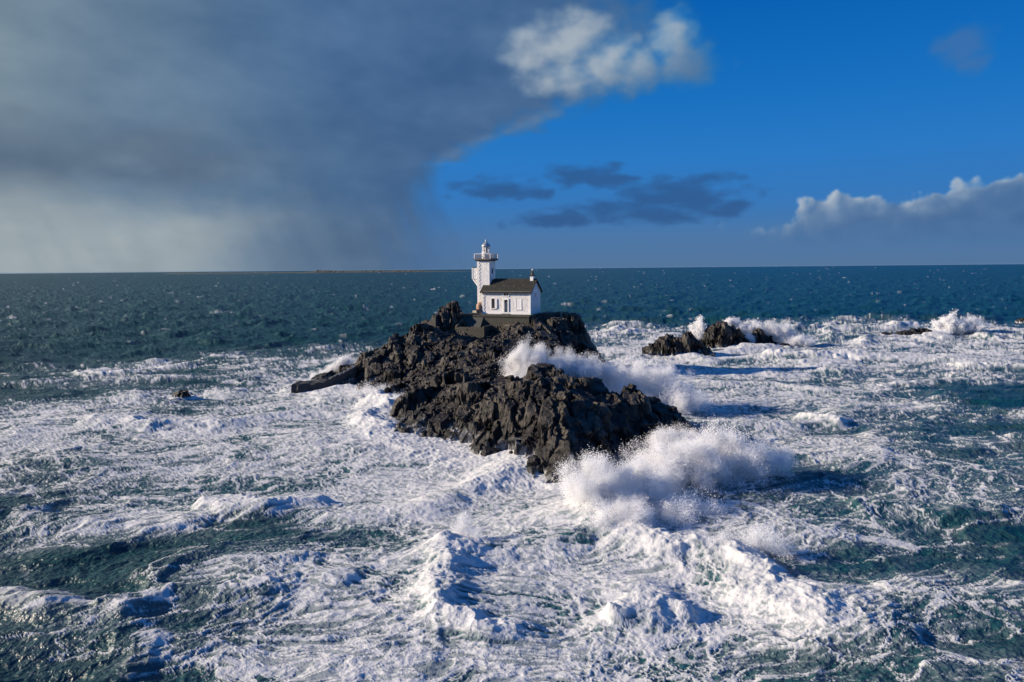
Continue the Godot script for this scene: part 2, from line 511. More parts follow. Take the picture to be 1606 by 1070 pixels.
func make_sea() -> void:
	# rows lie closer together the nearer they are to the shore in front of the viewer, and spread out to the horizon
	var zs := PackedFloat64Array()
	var t := 476.0
	while t > 2.6:
		zs.append(EYE * 701.0 / t)
		t -= 0.84 if t > 12.0 else 0.5
	for far in [7000.0, 9000.0, 13000.0, 20000.0, 32000.0, 60000.0]:
		zs.append(far)
	var cols := 1240
	var rows := zs.size()
	var strips := 64
	var out := []
	out.resize(strips)
	var deep := Vector3(0.006, 0.040, 0.048)
	var aerated := Vector3(0.040, 0.125, 0.150)
	var white := Vector3(0.60, 0.60, 0.60)
	par(strips, func(s: int) -> void:
		var r0 := rows * s / strips
		var r1 := rows * (s + 1) / strips
		var pos := PackedVector3Array()
		var col := PackedColorArray()
		for r in range(r0, r1):
			var d := zs[r]
			for c in cols:
				var x := (float(c) / (cols - 1) * 2.0 - 1.0) * (0.87 * d + 4.0)
				var q := sea_point(x, -d)
				var fade := 1.0 if d < 900.0 else 900.0 / d
				pos.append(Vector3(x, q.x * fade, -d))
				var w := deep.lerp(aerated, clampf(q.z * 0.55 + q.y * 0.2, 0.0, 1.0))
				var f := clampf(q.y, 0.0, 1.0)
				w = w.lerp(white, f)
				col.append(Color(w.x, w.y, w.z, f))
		out[s] = [pos, col])
	var pos := PackedVector3Array()
	var col := PackedColorArray()
	for o in out:
		pos.append_array(o[0])
		col.append_array(o[1])
	out.clear()
	out.resize(strips)
	par(strips, func(s: int) -> void:
		var r0 := rows * s / strips
		var r1 := rows * (s + 1) / strips
		var nor := PackedVector3Array()
		var wet := PackedInt32Array()
		var foamy := PackedInt32Array()
		for r in range(r0, r1):
			var ru := mini(r + 1, rows - 1) * cols
			var rd := maxi(r - 1, 0) * cols
			for c in cols:
				var cr := mini(c + 1, cols - 1)
				var cl := maxi(c - 1, 0)
				var i := r * cols
				nor.append((pos[i + cr] - pos[i + cl]).cross(pos[ru + c] - pos[rd + c]).normalized())
				if r < rows - 1 and c < cols - 1:
					var a := i + c
					var b := a + 1
					var e := a + cols
					var g := e + 1
					if col[a].a + col[b].a + col[e].a + col[g].a > 1.3:
						foamy.append_array(PackedInt32Array([a, e, b, b, e, g]))
					else:
						wet.append_array(PackedInt32Array([a, e, b, b, e, g]))
		out[s] = [nor, wet, foamy])
	var nor := PackedVector3Array()
	var wet := PackedInt32Array()
	var foamy := PackedInt32Array()
	for o in out:
		nor.append_array(o[0])
		wet.append_array(o[1])
		foamy.append_array(o[2])
	for i in col.size():
		col[i].a = 1.0
	var uv := PackedVector2Array()
	uv.resize(pos.size())
	for i in pos.size():
		uv[i] = Vector2(pos[i].x, pos[i].z) / 9.0
	var mesh := ArrayMesh.new()
	for index in [wet, foamy]:
		var a := []
		a.resize(Mesh.ARRAY_MAX)
		a[Mesh.ARRAY_VERTEX] = pos
		a[Mesh.ARRAY_NORMAL] = nor
		a[Mesh.ARRAY_COLOR] = col
		a[Mesh.ARRAY_TEX_UV] = uv
		a[Mesh.ARRAY_INDEX] = index
		mesh.add_surface_from_arrays(Mesh.PRIMITIVE_TRIANGLES, a)
	var m := mat("sea_water", Color.WHITE, 0.36)
	m.metallic_specular = 0.32
	m.vertex_color_use_as_albedo = true
	m.heightmap_enabled = true
	m.heightmap_scale = 20.0
	m.heightmap_texture = noise_tex(0.012, 5, 91, 1024)
	var fm := mat("sea_foam", Color.WHITE, 0.9)
	fm.vertex_color_use_as_albedo = true
	fm.heightmap_enabled = true
	fm.heightmap_scale = 2.5
	fm.heightmap_texture = noise_tex(0.03, 5, 93, 1024, null, FastNoiseLite.FRACTAL_RIDGED)
	mesh.surface_set_material(0, m)
	mesh.surface_set_material(1, fm)
	var o := MeshInstance3D.new()
	o.name = "sea"
	o.mesh = mesh
	add_child(o)
	tag(o, "rough teal sea streaked and laced with white foam", "sea", "", "structure")


# ---------------------------------------------------------------- rock

# the lie of the islet: x, z, height
const LIE := [[-44.0, -128.0, -3.0], [-40.0, -127.0, -0.3], [-34.0, -126.0, -1.5], [-29.0, -127.5, 0.0], [-24.0, -120.0, -0.8], [-18.0, -111.5, 0.0], [-18.5, -101.0, -0.6], [-16.0, -90.5, 0.0], [-10.1, -87.7, 0.0], [-5.1, -86.0, 0.1], [-1.0, -81.0, 0.2], [1.8, -76.4, 0.2], [4.2, -70.0, 0.0], [8.6, -73.7, 0.0], [14.8, -80.5, 0.2], [19.0, -84.5, 0.3], [23.6, -89.5, 0.0], [24.0, -94.0, -0.5], [18.0, -100.0, -0.8], [12.0, -105.0, -0.8], [6.0, -108.0, 0.5], [8.0, -113.0, 0.3], [13.0, -120.0, -0.5], [16.0, -128.0, -0.2], [17.5, -138.0, 0.2], [19.0, -147.5, 0.0], [16.0, -160.0, -0.5], [5.0, -166.0, -0.5], [-10.0, -164.0, -0.5], [-22.0, -154.0, -0.5], [-30.0, -144.0, -0.3], [-40.0, -132.0, -0.8],
	[-10.0, -143.0, 7.2], [-4.0, -143.0, 7.6], [0.0, -143.0, 10.2], [6.0, -144.0, 11.9], [3.0, -143.6, 11.2], [-11.0, -155.0, 11.8], [0.0, -155.5, 12.0], [8.0, -155.0, 12.2], [11.5, -149.0, 12.4], [14.2, -147.0, 10.6], [16.0, -146.0, 7.0], [-13.0, -151.0, 12.6], [-13.4, -146.0, 9.0], [-16.0, -148.6, 11.4], [-21.0, -142.5, 9.0], [-25.5, -138.5, 6.2], [-29.6, -134.5, 4.6], [-32.5, -131.0, 2.4],
	[-20.0, -133.0, 5.6], [-22.0, -126.0, 2.2], [-15.0, -135.0, 6.6], [-15.0, -123.0, 4.6], [-14.5, -112.0, 3.2], [-10.0, -137.0, 6.6], [-7.0, -128.0, 6.8], [-7.0, -118.0, 5.8], [-6.6, -110.0, 5.4], [-11.0, -100.0, 3.8], [-13.0, -93.0, 1.6], [-4.0, -98.0, 5.8], [-6.0, -91.0, 3.6], [-1.0, -88.0, 5.2], [0.0, -93.0, 6.0], [2.5, -85.0, 5.9], [5.0, -85.0, 6.2], [8.0, -86.0, 6.0], [11.0, -87.0, 5.8], [14.5, -88.0, 5.5], [17.5, -90.0, 4.6], [21.0, -91.0, 2.6], [4.5, -78.5, 6.0], [4.8, -74.0, 3.0], [8.6, -79.5, 4.6], [13.0, -83.5, 4.0], [3.0, -97.0, 7.0], [10.0, -95.0, 4.6], [16.0, -95.0, 3.4], [2.0, -104.0, 4.2], [0.0, -112.0, 5.0], [1.0, -122.0, 6.2], [4.0, -132.0, 7.6], [7.0, -137.0, 9.0], [9.0, -131.0, 4.0], [12.0, -140.0, 5.6]]

# crags: x, z, turn (degrees), half lengths, top height, tilt along each, steepness of the sides
const CRAGS := [
	[-12.9, -150.2, 20, 0.9, 1.2, 15.3, 0.1, -0.2, 2.8], [-14.3, -149.8, -15, 0.9, 1.2, 14.3, 0.2, -0.2, 2.6], [-16.0, -148.8, 10, 0.8, 1.2, 12.8, 0.2, -0.1, 2.6], [-17.4, -147.0, 30, 1.0, 1.3, 11.6, 0.2, -0.2, 2.2],
	[-28.4, -135.6, 15, 1.0, 1.3, 6.2, 0.2, 0.0, 2.5], [-24.0, -138.4, 25, 1.3, 1.0, 7.6, 0.2, 0.1, 2.0], [-20.2, -141.0, 10, 1.2, 1.2, 9.9, 0.25, 0.0, 2.0],
	[12.6, -148.5, 5, 1.6, 3.0, 12.5, -0.15, 0.0, 3.4], [14.6, -147.6, 12, 0.7, 2.0, 10.9, -0.4, 0.0, 3.0], [9.8, -145.4, -10, 1.4, 1.0, 11.8, 0.0, -0.1, 3.0], [11.0, -141.6, 15, 1.5, 1.8, 9.2, -0.3, 0.2, 3.2], [8.6, -139.0, 0, 1.4, 1.2, 9.8, -0.2, 0.4, 3.0], [15.4, -142.4, 8, 1.0, 2.4, 6.4, -0.6, 0.1, 3.0],
	[0.6, -84.6, 12, 1.1, 2.2, 6.4, 0.0, -0.45, 2.6], [3.0, -82.6, 5, 1.2, 2.6, 6.7, 0.1, -0.55, 2.8], [5.9, -82.2, -8, 1.2, 2.8, 6.9, -0.1, -0.55, 2.8], [4.4, -77.6, 10, 1.3, 2.2, 6.2, 0.1, -0.6, 2.6], [6.6, -76.0, -14, 0.9, 1.8, 4.4, 0.0, -0.7, 2.6], [9.0, -83.4, 0, 1.1, 2.4, 6.5, -0.1, -0.5, 3.0], [9.6, -79.0, 14, 1.0, 2.0, 5.2, -0.2, -0.6, 2.8], [11.8, -85.2, -6, 1.1, 2.0, 6.3, 0.1, -0.4, 3.0], [12.6, -81.8, 8, 1.0, 1.7, 4.8, -0.2, -0.6, 2.8], [15.2, -86.6, 4, 1.3, 2.0, 6.5, -0.2, -0.5, 3.2], [16.4, -83.6, 18, 1.1, 1.5, 3.6, -0.2, -0.5, 2.8], [18.6, -88.6, -6, 1.2, 1.8, 4.7, -0.3, -0.35, 3.0], [20.6, -90.0, 6, 1.2, 1.7, 3.6, -0.3, -0.2, 3.0], [22.0, -90.8, -4, 0.9, 1.5, 2.6, -0.4, -0.2, 3.2], [3.0, -73.4, 20, 1.0, 1.4, 2.2, 0.1, -0.4, 2.4], [5.8, -71.6, -10, 0.9, 1.1, 1.1, 0.0, -0.3, 2.2],
	[-2.4, -87.4, 10, 1.2, 2.0, 6.0, 0.15, -0.5, 2.4], [-4.6, -91.2, 0, 1.2, 2.2, 5.2, 0.2, -0.5, 2.4], [-1.4, -83.2, -12, 0.9, 1.4, 2.6, 0.2, -0.5, 2.4], [-7.6, -92.6, 15, 1.2, 1.8, 3.6, 0.25, -0.4, 2.2], [-11.6, -93.6, 5, 1.1, 1.6, 2.5, 0.3, -0.3, 2.2], [-9.4, -98.4, -10, 1.4, 2.0, 4.6, 0.3, -0.3, 2.0],
]


func lie_solve() -> PackedFloat64Array:
	# weights of a sum of cones |p - p_k| that passes through every point of LIE
	var n := LIE.size() + 1
	var a := []
	for i in n:
		var row := PackedFloat64Array()
		row.resize(n + 1)
		for j in n:
			if i < n - 1 and j < n - 1:
				row[j] = Vector2(LIE[i][0] - LIE[j][0], LIE[i][1] - LIE[j][1]).length()
			elif i != j:
				row[j] = 1.0
		row[n] = LIE[i][2] if i < n - 1 else 0.0
		a.append(row)
	for i in n:
		var best := i
		for k in range(i + 1, n):
			if absf(a[k][i]) > absf(a[best][i]):
				best = k
		var swap: PackedFloat64Array = a[i]
		a[i] = a[best]
		a[best] = swap
		var top: PackedFloat64Array = a[i]
		for k in range(i + 1, n):
			var row: PackedFloat64Array = a[k]
			var f := row[i] / top[i]
			if f != 0.0:
				for j in range(i, n + 1):
					row[j] -= f * top[j]
				a[k] = row
	var w := PackedFloat64Array()
	w.resize(n)
	for i in range(n - 1, -1, -1):
		var v: float = a[i][n]
		for j in range(i + 1, n):
			v -= a[i][j] * w[j]
		w[i] = v / a[i][i]
	return w


# a patch of rock: a height field on a grid, heaped with crags, then broken into blocks and fissures
func rock_mesh(x0: float, z0: float, nx: int, nz: int, cell: float, h: PackedFloat32Array, crags: Array, rough: float, foam_to: float) -> ArrayMesh:
	for c in crags:
		var ca := cos(deg_to_rad(c[2]))
		var sa := sin(deg_to_rad(c[2]))
		var cx: float = c[0]
		var cz: float = c[1]
		var r: float = maxf(c[3], c[4]) * 1.42 + (c[9] if c.size() > 9 else 7.0) / c[8]
		var i0 := clampi(int((cx - r - x0) / cell), 0, nx - 1)
		var i1 := clampi(int((cx + r - x0) / cell) + 1, 0, nx)
		var j0 := clampi(int((cz - r - z0) / cell), 0, nz - 1)
		var j1 := clampi(int((cz + r - z0) / cell) + 1, 0, nz)
		var la: float = c[3]
		var lb: float = c[4]
		var top: float = c[5]
		var ta: float = c[6]
		var tb: float = c[7]
		var steep: float = c[8]
		for j in range(j0, j1):
			var dz := z0 + j * cell - cz
			for i in range(i0, i1):
				var dx := x0 + i * cell - cx
				var u := dx * ca + dz * sa
				var v := dz * ca - dx * sa
				var over := maxf(maxf(maxf(u - la, (-u - la) * 1.5), maxf(v - lb, (-v - lb) * 0.8)), maxf((absf(u) + absf(v)) * 0.75 - (la + lb) * 0.6, 0.0))
				var k := top + ta * u + tb * v - steep * over
				var at := j * nx + i
				if k > h[at]:
					h[at] = k
	var strips := 32
	var out := []
	out.resize(strips)
	par(strips, func(s: int) -> void:
		var pos := PackedVector3Array()
		var col := PackedColorArray()
		for j in range(nz * s / strips, nz * (s + 1) / strips):
			for i in nx:
				var at := j * nx + i
				var il := maxi(i - 2, 0)
				var ir := mini(i + 2, nx - 1)
				var ju := maxi(j - 2, 0)
				var jd := mini(j + 2, nz - 1)
				var gx := (h[j * nx + ir] - h[j * nx + il]) / ((ir - il) * cell)
				var gz := (h[jd * nx + i] - h[ju * nx + i]) / ((jd - ju) * cell)
				var n := Vector3(-gx, 1.0, -gz).normalized()
				var p := Vector3(x0 + i * cell, h[at], z0 + j * cell)
				# strata stand on edge and lean
				var q := Vector3(p.x + p.y * 0.30, p.y * 0.62, p.z * 0.85 - p.y * 0.15)
				var b1 := n_block.get_noise_3dv(q)
				var b2 := n_block2.get_noise_3dv(q)
				var b3 := n_block3.get_noise_3dv(q)
				var cr := n_crack.get_noise_3d(p.x + p.y * 0.12, p.y * 0.22, p.z * 0.7) + 1.0
				var st := n_stain.get_noise_3dv(p)
				var crack := 1.0 - ss(0.0, 0.11, cr)
				var steepness := clampf(1.25 - n.y * 0.6, 0.4, 1.0)
				var d := rough * steepness * (0.50 * b1 + 0.24 * b2 + 0.15 * b3 - 1.3 * crack + 0.2 * st)
				p += n * d + Vector3(b2, 0.0, b1) * 0.16 * rough
				pos.append(p)
				# dark rock, browner where it is dry, with pale lichen high up and black weed by the water
				var dry := ss(1.5, 6.5, p.y + 2.6 * st + 1.8 * b1)
				var tone := (0.0135 + 0.010 * b1 + 0.008 * b2 + 0.006 * b3 + 0.012 * st) * lerpf(0.8, 2.0, dry)
				var rgb := Vector3(tone * 1.18, tone * 0.98, tone * 0.80)
				var lichen := ss(0.12, 0.5, st + 0.45 * b3) * ss(4.0, 8.5, p.y + 3.0 * b1)
				rgb = rgb.lerp(Vector3(0.095, 0.08, 0.058), 0.5 * lichen)
				var weed := ss(4.6, 1.6, p.y + 1.8 * st + 0.9 * b2)
				rgb = rgb.lerp(Vector3(0.014, 0.0135, 0.013), 0.8 * weed)
				# water and foam running off in the cracks
				var drain := ss(foam_to, 0.1, p.y + 1.1 * st + 0.5 * b2) * ss(0.30, 0.06, cr + 0.35 * b3 * b3)
				drain = maxf(drain, ss(0.55, 0.15, p.y + 0.5 * st + 0.25 * b3) * 0.9)
				rgb = rgb.lerp(Vector3(0.6, 0.6, 0.6), drain)
				col.append(Color(maxf(rgb.x, 0.012), maxf(rgb.y, 0.011), maxf(rgb.z, 0.01)))
		out[s] = [pos, col])
	var pos := PackedVector3Array()
	var col := PackedColorArray()
	for o in out:
		pos.append_array(o[0])
		col.append_array(o[1])
	# every face keeps its own normal, so that the rock breaks along edges
	par(strips, func(s: int) -> void:
		var fp := PackedVector3Array()
		var fn := PackedVector3Array()
		var fc := PackedColorArray()
		for j in range((nz - 1) * s / strips, (nz - 1) * (s + 1) / strips):
			for i in nx - 1:
				var a := j * nx + i
				if maxf(pos[a].y, pos[a + nx + 1].y) < -0.9:
					continue
				var swap := (i + j) % 2 == 0
				for f in ([[a, a + 1, a + nx], [a + 1, a + nx + 1, a + nx]] if swap else [[a, a + 1, a + nx + 1], [a, a + nx + 1, a + nx]]):
					var p: Vector3 = pos[f[0]]
					var q: Vector3 = pos[f[1]]
					var r: Vector3 = pos[f[2]]
					var n := (r - p).cross(q - p).normalized()
					fp.append(p)
					fp.append(q)
					fp.append(r)
					for k in 3:
						fn.append(n)
						fc.append(col[f[k]])
		out[s] = [fp, fn, fc])
	var face_pos := PackedVector3Array()
	var face_nor := PackedVector3Array()
	var face_col := PackedColorArray()
	for o in out:
		face_pos.append_array(o[0])
		face_nor.append_array(o[1])
		face_col.append_array(o[2])
	var arr := []
	arr.resize(Mesh.ARRAY_MAX)
	arr[Mesh.ARRAY_VERTEX] = face_pos
	arr[Mesh.ARRAY_NORMAL] = face_nor
	arr[Mesh.ARRAY_COLOR] = face_col
	var mesh := ArrayMesh.new()
	mesh.add_surface_from_arrays(Mesh.PRIMITIVE_TRIANGLES, arr)
	return mesh


func rock_material() -> StandardMaterial3D:
	var m := mat("wet_rock", Color.WHITE, 0.48)
	m.metallic_specular = 0.4
	m.vertex_color_use_as_albedo = true
	m.uv1_triplanar = true
	m.uv1_world_triplanar = true
	m.uv1_scale = Vector3.ONE * 0.4
	m.heightmap_enabled = true
	m.heightmap_scale = 9.0
	m.heightmap_texture = noise_tex(0.02, 6, 95, 1024)
	return m


func make_islet() -> void:
	var w := lie_solve()
	var x0 := -47.0
	var z0 := -169.0
	var cell := 0.145
	var nx := int(73.0 / cell)
	var nz := int(103.0 / cell)
	var h := PackedFloat32Array()
	var step := 4
	var cx := nx / step + 2
	var cz := nz / step + 2
	var coarse := []
	coarse.resize(cz)
	par(cz, func(j: int) -> void:
		var row := PackedFloat32Array()
		for i in cx:
			var p := Vector2(x0 + i * cell * step, z0 + j * cell * step)
			var v: float = w[LIE.size()]
			for k in LIE.size():
				v += w[k] * p.distance_to(Vector2(LIE[k][0], LIE[k][1]))
			row.append(v)
		coarse[j] = row)
	for j in nz:
		var fj := float(j) / step
		var a: PackedFloat32Array = coarse[int(fj)]
		var b: PackedFloat32Array = coarse[int(fj) + 1]
		var tj := fj - int(fj)
		for i in nx:
			var fi := float(i) / step
			var k := int(fi)
			var ti := fi - k
			var v := lerpf(lerpf(a[k], a[k + 1], ti), lerpf(b[k], b[k + 1], ti), tj)
			var edge := minf(minf(i, nx - 1 - i), minf(j, nz - 1 - j)) * cell
			h.append(minf(v, edge * 0.8 - 4.0))
	# small crags strewn over the slopes, all leaning the same way
	var crags := CRAGS.duplicate()
	var rng := RandomNumberGenerator.new()
	rng.seed = 5
	for k in 5600:
		var x := rng.randf_range(-37.0, 21.5)
		var z := rng.randf_range(-160.0, -70.5)
		var size := rng.randf_range(1.1, 3.2) if k < 420 else rng.randf_range(0.4, 1.1) if k < 2900 else rng.randf_range(0.17, 0.42)
		var long := rng.randf_range(1.0, 2.8)
		var lift := rng.randf_range(0.12, 0.66) * minf(size, 2.2)
		var turn := rng.randf_range(-28.0, 38.0)
		var tu := rng.randf_range(-0.35, 0.45)
		var tv := rng.randf_range(-0.35, 0.35)
		var steep := rng.randf_range(2.4, 7.0)
		var i := int((x - x0) / cell)
		var j := int((z - z0) / cell)
		var base := h[j * nx + i]
		if base < 0.3 or (x > -12.0 and x < 8.8 and z < -142.0):
			continue
		# the crag's top follows the slope it sits on
		var gx := (h[j * nx + i + 5] - h[j * nx + i - 5]) / (10.0 * cell)
		var gz := (h[(j + 5) * nx + i] - h[(j - 5) * nx + i]) / (10.0 * cell)
		var ca := cos(deg_to_rad(turn))
		var sa := sin(deg_to_rad(turn))
		tu += 0.75 * (gx * ca + gz * sa)
		tv += 0.75 * (gz * ca - gx * sa)
		crags.append([x, z, turn, size * 0.7, size * 0.7 * long, base + lift, tu, tv, steep, 2.0 + lift * 2.0])
	# the summit was levelled for the building
	for j in nz:
		var z := z0 + j * cell
		for i in nx:
			var x := x0 + i * cell
			if x > -9.0 and x < 10.0 and z < -144.6 and z > -156.0:
				h[j * nx + i] = minf(h[j * nx + i], 12.1)
	islet_h = h.duplicate()
	islet_nx = nx
	islet_nz = nz
	var o := put("islet", rock_mesh(x0, z0, nx, nz, cell, h, crags, 0.62, 2.6), rock_material(), self)
	tag(o, "dark craggy rock islet crowned by the white lighthouse", "islet", "", "structure")


# a rock standing in the sea: centre, half widths, height of the dome below its crags, crags relative to the centre
func sea_rock(label: String, at: Vector2, half: Vector2, dome: float, crags: Array, cell: float, rough: float, foam_to: float, group := "") -> void:
	var nx := int(half.x * 2.8 / cell) + 1
	var nz := int(half.y * 2.8 / cell) + 1
	var x0 := -half.x * 1.4
	var z0 := -half.y * 1.4
	var h := PackedFloat32Array()
	for j in nz:
		for i in nx:
			var u := (x0 + i * cell) / half.x
			var v := (z0 + j * cell) / half.y
			h.append(dome * (1.0 - u * u - v * v) - 0.6 + n_stain.get_noise_2d(i * cell + at.x, j * cell + at.y) * 0.5)
	var placed := []
	for c in crags:
		placed.append([c[0], c[1], c[2], c[3], c[4], c[5], c[6], c[7], c[8]])
	var rng := RandomNumberGenerator.new()
	rng.seed = int(at.x * 31.0 + at.y * 17.0)
	for c in crags:
		for k in 9:
			var su: float = rng.randf_range(-1.3, 1.3)
			var sv: float = rng.randf_range(-1.3, 1.3)
			var size: float = minf(c[3], c[4]) * rng.randf_range(0.2, 0.6)
			placed.append([c[0] + su * c[3], c[1] + sv * c[4], rng.randf_range(-40.0, 40.0), size, size * rng.randf_range(0.8, 1.8), c[5] - 0.9 * maxf(absf(su) - 0.6, 0.0) * c[3] * c[8] * 0.6 + rng.randf_range(-0.25, 0.12) * minf(c[5], 3.0), c[6] + rng.randf_range(-0.4, 0.4), c[7] + rng.randf_range(-0.4, 0.4), rng.randf_range(2.0, 5.0)])
	var mesh := rock_mesh(x0, z0, nx, nz, cell, h, placed, rough, foam_to)
	var o := put("sea_rock", mesh, rock_material(), self)
	o.position = Vector3(at.x, 0.0, at.y)
	tag(o, label, "rock", group)


func make_rocks() -> void:
	sea_rock("jagged brown rock with a pointed peak, nearest of the offshore rocks right of the islet", Vector2(41.5, -172.0), Vector2(8.6, 4.0), 2.4, [
		[-6.2, 0.0, 10, 1.6, 1.4, 3.4, 0.1, -0.1, 2.0], [-4.0, 0.4, -8, 1.4, 1.5, 5.2, 0.1, -0.1, 2.6], [-2.8, 0.0, 12, 0.7, 0.9, 5.6, 0.0, 0.0, 3.4], [-0.9, 0.4, 4, 1.0, 1.2, 4.6, 0.1, -0.2, 2.6], [1.6, 0.6, 8, 0.9, 1.3, 6.0, 0.45, -0.2, 2.8], [3.6, 0.6, -6, 1.3, 1.6, 3.9, -0.3, -0.3, 2.0], [6.2, 1.4, 10, 1.4, 1.3, 1.9, -0.4, -0.2, 1.8]], 0.2, 0.8, 2.4, "rocks off the islet")
	sea_rock("large dark dome-shaped rock with spray bursting behind it", Vector2(58.0, -192.0), Vector2(7.0, 4.4), 3.6, [
		[-2.8, 0.3, 10, 1.6, 1.6, 6.2, 0.3, -0.1, 1.7], [-0.4, 0.3, -5, 1.3, 1.5, 6.8, 0.0, -0.2, 1.9], [2.0, 0.2, 5, 1.4, 1.5, 5.8, -0.5, -0.1, 1.7], [4.6, 0.8, 0, 1.6, 1.3, 3.0, -0.6, -0.1, 1.5]], 0.2, 0.8, 1.2, "rocks off the islet")
	sea_rock("low slanting rock draped in spray behind the dome-shaped rock", Vector2(70.0, -193.5), Vector2(4.6, 3.0), 1.4, [
		[-1.6, -0.4, 5, 1.0, 1.0, 4.6, -0.4, 0.0, 1.9], [0.4, 0.0, 10, 1.3, 1.0, 3.0, -0.7, 0.0, 1.8], [2.6, 0.4, 0, 1.0, 0.9, 1.3, -0.5, 0.0, 1.6]], 0.2, 0.7, 1.0, "rocks off the islet")
	sea_rock("small black hump of rock at the foot of the slanting rock", Vector2(74.4, -190.0), Vector2(2.0, 1.4), 1.0, [[0.0, 0.0, 10, 1.0, 0.6, 1.2, -0.2, 0.0, 1.6]], 0.15, 0.5, 0.5, "rocks off the islet")
	sea_rock("long low reef lying beside the farthest burst of spray", Vector2(124.0, -218.0), Vector2(10.5, 3.0), 0.9, [
		[-7.5, 0.0, 5, 2.0, 0.9, 1.1, 0.15, 0.0, 1.2], [-2.0, 0.0, -5, 2.0, 1.0, 1.6, 0.1, 0.0, 1.3], [2.5, 0.0, 5, 2.0, 1.0, 2.4, 0.1, 0.0, 1.4], [5.6, 0.0, 0, 1.4, 1.0, 2.2, -0.2, 0.0, 1.6]], 0.22, 0.6, 0.7, "rocks off the islet")
	sea_rock("small lone black rock in the foam far left of the islet", Vector2(-58.6, -122.0), Vector2(2.3, 1.3), 0.8, [[-0.7, 0.0, 10, 0.7, 0.5, 0.9, 0.3, 0.0, 1.6], [0.6, 0.0, -5, 0.6, 0.5, 1.3, -0.2, 0.0, 1.8]], 0.12, 0.5, 0.4)
	sea_rock("small rounded rock standing alone off the islet's right-hand foot", Vector2(25.9, -89.0), Vector2(0.9, 0.8), 0.9, [[0.0, 0.0, 20, 0.45, 0.4, 1.15, -0.2, 0.0, 2.4]], 0.09, 0.4, 0.3)
	sea_rock("flat wet rock between the islet's right foot and the lone rounded rock", Vector2(23.4, -91.0), Vector2(1.7, 1.0), 0.8, [[-0.4, 0.0, 10, 0.7, 0.5, 0.95, -0.1, 0.0, 1.6], [0.7, 0.1, 0, 0.5, 0.4, 0.7, -0.2, 0.0, 1.6]], 0.1, 0.4, 0.4)
	sea_rock("tall upright slab half buried in the bursting front wave", Vector2(16.6, -76.6), Vector2(2.6, 1.6), 1.2, [[0.0, 0.0, -12, 1.5, 0.9, 2.6, 0.35, -0.2, 3.0], [-1.6, 0.4, 5, 0.9, 0.8, 1.5, 0.2, -0.2, 2.2]], 0.1, 0.5, 0.8)
	sea_rock("low boulder awash at the islet's front left foot", Vector2(-2.3, -81.0), Vector2(2.2, 1.4), 0.9, [[-0.3, 0.0, -10, 1.0, 0.6, 1.1, -0.15, -0.1, 1.7]], 0.1, 0.45, 0.7, "boulders awash at the front of the islet")
	sea_rock("wedge of rock awash beside the low front boulder", Vector2(0.4, -79.4), Vector2(1.5, 1.1), 0.8, [[0.0, 0.0, 12, 0.7, 0.5, 0.9, -0.3, -0.1, 1.8]], 0.09, 0.45, 0.6, "boulders awash at the front of the islet")
	sea_rock("foam-laced rocky ledge at the islet's foremost point", Vector2(4.9, -70.2), Vector2(2.4, 1.6), 0.7, [[-0.6, 0.0, 10, 0.8, 0.5, 0.8, 0.2, -0.2, 1.7], [0.9, -0.2, -15, 0.7, 0.6, 1.0, -0.1, -0.2, 1.8]], 0.09, 0.5, 0.9, "boulders awash at the front of the islet")
	sea_rock("low black rock in the surf behind the islet's left ridge", Vector2(-36.5, -138.5), Vector2(2.8, 1.5), 1.0, [[0.0, 0.0, 5, 1.3, 0.7, 1.8, 0.2, 0.0, 1.6]], 0.13, 0.5, 0.6)
	sea_rock("sliver of reef showing at the far right edge of the surf", Vector2(196.0, -266.0), Vector2(5.0, 2.5), 0.8, [[-1.0, 0.0, 0, 2.5, 0.9, 1.6, 0.1, 0.0, 1.3]], 0.25, 0.5, 0.5)


# ---------------------------------------------------------------- buildings

